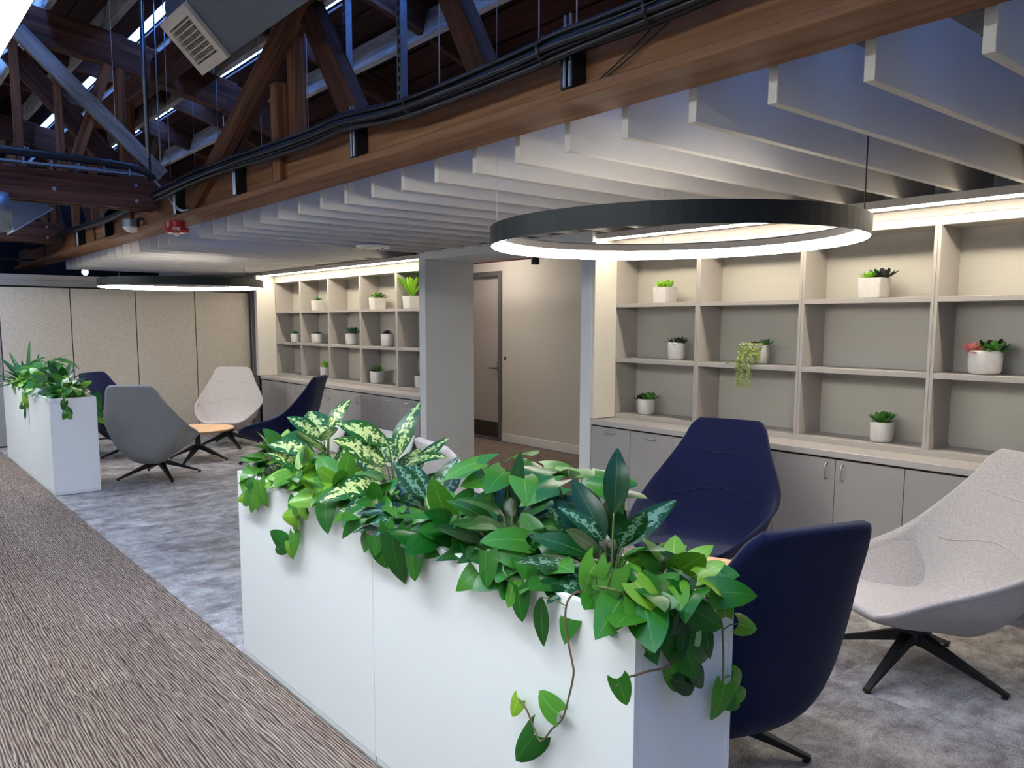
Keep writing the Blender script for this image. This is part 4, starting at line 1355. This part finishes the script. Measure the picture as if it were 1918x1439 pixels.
vine('dark vine hanging at the back edge of the planter end', VG, [(1.66, 1.29, .90), (1.66, 1.25, .952), (1.69, 1.222, .93), (1.725, 1.215, .875), (1.735, 1.214, .82), (1.742, 1.214, .75), (1.742, 1.213, .68), (1.745, 1.212, .645), (1.77, 1.21, .63)],
     [((1.735, 1.21, .88), (1.728, 1.195, .965), NY, 'lime'), ((1.80, 1.21, .845), (1.87, 1.195, .815), NY, 'lime'), ((1.78, 1.21, .70), (1.85, 1.195, .655), NY, 'pothos'), ((1.745, 1.21, .69), (1.705, 1.195, .60), NY, 'pothos'),
      ((1.79, 1.21, .645), (1.85, 1.195, .64), NY, 'pothos'), ((1.75, 1.21, .65), (1.81, 1.195, .61), NY, 'pothos')], seed=8)
vine('clump of dark leaves falling over the planter end', VG, [(1.60, 1.29, .90), (1.60, 1.25, .955), (1.60, 1.222, .93), (1.60, 1.215, .88), (1.60, 1.213, .83), (1.59, 1.212, .78)],
     [((1.585, 1.208, .87), (1.75, 1.18, .80), NY, 'philo'), ((1.545, 1.208, .88), (1.60, 1.185, .755), NY, 'philo'), ((1.60, 1.205, .93), (1.69, 1.18, .87), NY, 'pothos'), ((1.51, 1.208, .775), (1.64, 1.185, .715), NY, 'dark'),
      ((1.57, 1.205, .80), (1.66, 1.18, .71), NY, 'dark'), ((1.63, 1.205, .90), (1.66, 1.185, .79), NY, 'dark'), ((1.56, 1.205, .92), (1.53, 1.185, .82), NY, 'dark')], seed=9)
vine('big heart leaf spray over the front corner rim', VG, [(1.50, 1.34, .90), (1.47, 1.32, .965), (1.44, 1.33, .985), (1.425, 1.38, .985)],
     [((1.45, 1.35, 1.03), (1.41, 1.36, .925), (-.8, -.5, .4), 'philo'), ((1.43, 1.39, 1.04), (1.395, 1.43, .95), (-.9, -.3, .4), 'philo'), ((1.50, 1.27, 1.00), (1.56, 1.20, .95), (-.3, -.6, .8), 'philo'), ((1.47, 1.29, 1.01), (1.49, 1.22, .95), (-.4, -.7, .7), 'lime')], seed=10)
VF = 'vines trailing over the far planter'
vine('vine with round leaves on the end of the far planter', VF, [(1.56, 8.57, .90), (1.545, 8.53, .95), (1.54, 8.505, .92), (1.55, 8.503, .85), (1.57, 8.503, .79), (1.56, 8.503, .76)],
     [((1.548, 8.498, .90), (1.53, 8.48, .82), NY, 'pothos'), ((1.565, 8.498, .83), (1.61, 8.48, .78), NY, 'pothos'), ((1.56, 8.498, .80), (1.525, 8.48, .735), NY, 'pothos'), ((1.57, 8.498, .785), (1.60, 8.48, .73), NY, 'lime')], seed=11)
vine('vine with pale leaves on the front of the far planter', VF, [(1.47, 9.6, .90), (1.43, 9.6, .95), (1.40, 9.65, .90), (1.395, 9.75, .82), (1.395, 9.85, .77)],
     [((1.39, 9.7, .88), (1.37, 9.62, .76), NX, 'lime'), ((1.39, 9.8, .80), (1.37, 9.95, .74), NX, 'pothos'), ((1.39, 9.66, .80), (1.375, 9.64, .62), NX, 'dark'), ((1.39, 9.75, .9), (1.37, 9.85, .82), NX, 'pothos')], seed=12)
vine('vine hanging behind the far planter toward the navy chair', VF, [(1.78, 8.7, .90), (1.81, 8.7, .95), (1.845, 8.7, .90), (1.85, 8.68, .80), (1.85, 8.66, .70)],
     [((1.855, 8.7, .88), (1.90, 8.66, .80), (0, -1, .3), 'pothos'), ((1.855, 8.69, .80), (1.91, 8.65, .72), (0, -1, .3), 'pothos'), ((1.855, 8.68, .95), (1.90, 8.63, .88), (0, -1, .3), 'pothos'), ((1.855, 8.67, .70), (1.92, 8.63, .66), (0, -1, .3), 'lime')], seed=13)

# ------------------------------------------------------------------ succulents on the shelves
def petal(bm, base, direc, up, L, W, thick=.25, pointed=True):
    y = Vector(direc).normalized()
    z = Vector(up) - y * Vector(up).dot(y)
    if z.length < .05: z = Vector((1, 0, 0)) - y * y.x
    z.normalize()
    x = y.cross(z)
    b0 = Vector(base)
    rows = []
    prof = ((0, .35), (.35, .85), (.7, .9 if not pointed else .75), (1, .06 if pointed else .3))
    for t, w in prof:
        c = b0 + y * (t * L)
        rows.append([bm.verts.new(c + x * (W * w * .5)), bm.verts.new(c - z * (W * thick * w)), bm.verts.new(c - x * (W * w * .5)), bm.verts.new(c + z * (W * thick * .35 * w))])
    for a, b_ in zip(rows, rows[1:]):
        for j in range(4):
            bm.faces.new((a[j], a[(j + 1) % 4], b_[(j + 1) % 4], b_[j]))
    bm.faces.new(rows[-1]); bm.faces.new(rows[0][::-1])

def rosette(c, n, L, W, el0, el1, seed, pointed=True):
    bm = bmesh.new()
    rng = random.Random(seed)
    for i in range(n):
        a = i * 2.399
        f = (i + .5) / n
        el = el0 + (el1 - el0) * f + rng.uniform(-.08, .08)
        d = Vector((math.cos(a) * math.cos(el), math.sin(a) * math.cos(el), math.sin(el)))
        petal(bm, Vector(c) + Vector((math.cos(a), math.sin(a), 0)) * .008, d, (0, 0, 1), L * (.6 + .4 * f) * rng.uniform(.9, 1.1), W, .22, pointed)
    return bm

def square_pot(x, y, z, w, h):
    bm = box(bmesh.new(), x - w / 2, x + w / 2, y - w / 2, y + w / 2, z, z + h)
    top = [f for f in bm.faces if f.calc_center_median().z > z + h - 1e-4]
    r = bmesh.ops.inset_region(bm, faces=top, thickness=.012)
    bmesh.ops.translate(bm, verts=list({v for f in top for v in f.verts}), vec=(0, 0, -.018))
    bmesh.ops.scale(bm, verts=[v for v in bm.verts if v.co.z < z + .001], vec=(.92, .92, 1), space=Matrix.Translation((-x, -y, 0)))
    bmesh.ops.bevel(bm, geom=list(bm.edges), offset=.006, segments=2, affect='EDGES')
    return bm
def round_pot(x, y, z, w, h):
    r = w / 2
    return lathe(bmesh.new(), [(r * .7, 0), (r * .88, .006), (r * .95, .02), (r, h * .5), (r, h - .004), (r - .003, h), (r - .011, h), (r - .012, h - .018), (.01, h - .018)], 32, (x, y, z))

def succulent(x, y, z, shape, w, h, items, label):
    t = Thing('potted_succulent', (x, y, z), label, 'potted plant', 'potted succulents on the bookcases')
    t.part('pot', square_pot(x, y, z, w, h) if shape == 's' else round_pot(x, y, z, w, h), 'pot', smooth=(shape != 's'))
    t.part('potting_mix', lathe(bmesh.new(), [(w * .36, 0), (w * .34, .006)], 16, (x, y, z + h - .017)), 'soil')
    for it in items:
        nm, m_, bm = it
        t.part(nm, bm, m_, smooth=False)
    return t
def at_x(y): return 5.27
Zs = {'t': 1.8175, 'm': 1.3485, 'b': .8685}
def top(y, zk, w, h, dy=0, dx=0):
    return (5.27 + dx, y + dy, Zs[zk] + h - .012)
rs = rosette
S_ = []
def SUC(y, zk, shape, w, h, spec, label):
    items = []
    for nm, m_, n, L, W, e0, e1, dy, dx, seed, pt_ in spec:
        items.append((nm, m_, rosette(top(y, zk, w, h, dy, dx), n, L, W, R(e0), R(e1), seed, pt_)))
    return succulent(5.27, y, Zs[zk], shape, w, h, items, label)
SUC(4.369, 't', 's', .148, .135, [('rosette', 'suc_lime', 9, .075, .05, 85, 45, -.045, 0, 1, False), ('rosette', 'suc_lime', 9, .08, .052, 85, 45, .0, 0, 2, False), ('rosette', 'suc_lime', 9, .075, .05, 85, 45, .045, 0, 3, False)],
    'square white pot of lime succulents on the top shelf by the portal')
SUC(2.60, 't', 's', .155, .14, [('rosette', 'suc_lime', 22, .075, .022, 85, 15, .03, -.02, 4, True), ('rosette', 'suc_dark', 16, .10, .04, 80, 20, -.05, .02, 5, False), ('rosette', 'suc_green', 12, .09, .03, 85, 40, .0, .03, 6, False)],
    'square white pot of green and dark succulents, third top bay of the near bookcase')
SUC(4.23, 'm', 'r', .145, .145, [('rosette', 'suc_dark', 18, .10, .03, 80, 5, -.03, 0, 7, True), ('rosette', 'suc_blue', 8, .10, .022, 60, 10, .04, 0, 8, True)],
    'round white pot of black spidery succulent in the middle row by the portal')
t = SUC(3.455, 'm', 'r', .15, .145, [('rosette', 'suc_red', 16, .06, .03, 80, 20, .02, -.01, 9, True), ('rosette', 'suc_green', 16, .085, .02, 85, 25, -.045, .02, 10, True)],
    'round white pot with pale trailing succulent spilling over the shelf edge')
rg = random.Random(6)
for k in range(14):
    yy = 3.455 + .075 * math.cos(k * .75) * 1.0 - .0 + .02
    xx_ = 5.27 - .075 * abs(math.sin(k * .6 + .4))
    bm = bmesh.new()
    long_ = k in (2, 3, 9)
    drop = .31 if long_ else rg.uniform(.07, .15)
    zt = Zs['m'] + .145
    n = int(drop / .007)
    for i in range(n):
        f = i / max(1, n - 1)
        px_ = xx_ - .02 - .06 * min(1, f * 2.2) if not long_ else xx_ - .02 - .085 * min(1, f * 3)
        if not long_: px_ = max(px_, 5.165)
        c = Vector((px_, yy + rg.uniform(-.006, .006), zt - drop * f + (.012 if i < 2 else 0)))
        for j in range(4):
            a = rg.uniform(0, 6.28)
            petal(bm, c, (math.cos(a), math.sin(a), -.35), (0, 0, 1), .021, .013, .45, True)
    t.part('trailing_string', bm, 'suc_pale')
bm = bmesh.new()
for i in range(22):
    f = i / 21
    c = Vector((5.16 - .005 * f, 3.55 + .13 * f, 1.356 + .012 * math.sin(f * 5)))
    for j in range(3):
        a = rg.uniform(0, 6.28)
        petal(bm, c, (math.cos(a), math.sin(a), .5), (0, 0, 1), .018, .011, .4, True)
t.part('trailing_string', bm, 'suc_pale')
SUC(1.895, 'm', 'r', .185, .145, [('rosette', 'suc_pink', 26, .085, .045, 88, 5, .05, -.03, 11, False), ('rosette', 'suc_green', 18, .11, .055, 80, 10, -.05, 0, 12, False), ('rosette', 'suc_dark', 10, .11, .05, 85, 40, -.02, .04, 13, False)],
    'large round pot with a pink rosette and green succulents at the photo edge')
SUC(4.545, 'b', 'r', .145, .135, [('rosette', 'suc_dark', 16, .09, .045, 75, 5, .04, 0, 14, True), ('rosette', 'suc_green', 12, .10, .05, 85, 20, -.035, 0, 15, False)],
    'round white pot with dark and green rosettes in the bottom row by the portal')
SUC(2.496, 'b', 'r', .15, .135, [('rosette', 'suc_green', 22, .11, .045, 88, 25, 0, 0, 16, False)],
    'round white pot with a green open rosette above the near cabinets')
SUC(10.73, 't', 's', .155, .15, [('rosette', 'suc_green', 20, .085, .025, 85, 10, .0, 0, 17, True)], 'square white pot with small green tuft, second top bay from the partition')
SUC(9.06, 't', 's', .165, .155, [('rosette', 'suc_lime', 16, .10, .04, 85, 10, .02, 0, 18, True), ('rosette', 'suc_green', 14, .12, .05, 70, 5, -.04, 0, 19, False)], 'square white pot with broad green rosettes, fourth top bay from the partition')
SUC(8.24, 't', 's', .175, .155, [('rosette', 'suc_lime', 26, .31, .055, 88, 45, 0, 0, 20, False)], 'square white pot with tall bright green fern beside the portal')
SUC(11.52, 'm', 'r', .145, .13, [('rosette', 'suc_green', 20, .095, .03, 88, 5, 0, 0, 21, True)], 'round white pot with green tuft in the bay closest to the partition')
SUC(10.79, 'm', 'r', .17, .14, [('rosette', 'suc_dark', 12, .10, .04, 40, 5, .0, 0, 22, True)], 'round white pot with flat dark leaves, second middle bay from the partition')
SUC(9.76, 'm', 'r', .165, .155, [('rosette', 'suc_blue', 24, .14, .05, 88, 15, -.04, 0, 23, False), ('rosette', 'suc_green', 10, .10, .04, 50, 5, .05, 0, 24, True)], 'round white pot with tall blue-green leaves in the third middle bay')
SUC(8.83, 'm', 'r', .165, .16, [('rosette', 'suc_red', 26, .09, .03, 88, 10, 0, 0, 25, True)], 'round white pot with burgundy rosettes in the fourth middle bay')
SUC(10.56, 'b', 'r', .145, .145, [('rosette', 'suc_lime', 12, .11, .05, 88, 50, 0, 0, 26, False)], 'round white pot with upright lime leaves in the bottom row of the far bookcase')
SUC(9.10, 'b', 'r', .18, .155, [('rosette', 'suc_green', 20, .13, .03, 88, 30, -.03, 0, 27, True), ('rosette', 'suc_red', 14, .09, .035, 60, 5, .05, 0, 28, False)], 'round white pot with green spikes and burgundy leaves, bottom row of the far bookcase')
SUC(8.06, 'b', 'r', .16, .15, [('rosette', 'suc_green', 16, .09, .03, 88, 30, 0, 0, 29, True)], 'round white pot half hidden by the portal jamb')
print('objects', len(bpy.data.objects))
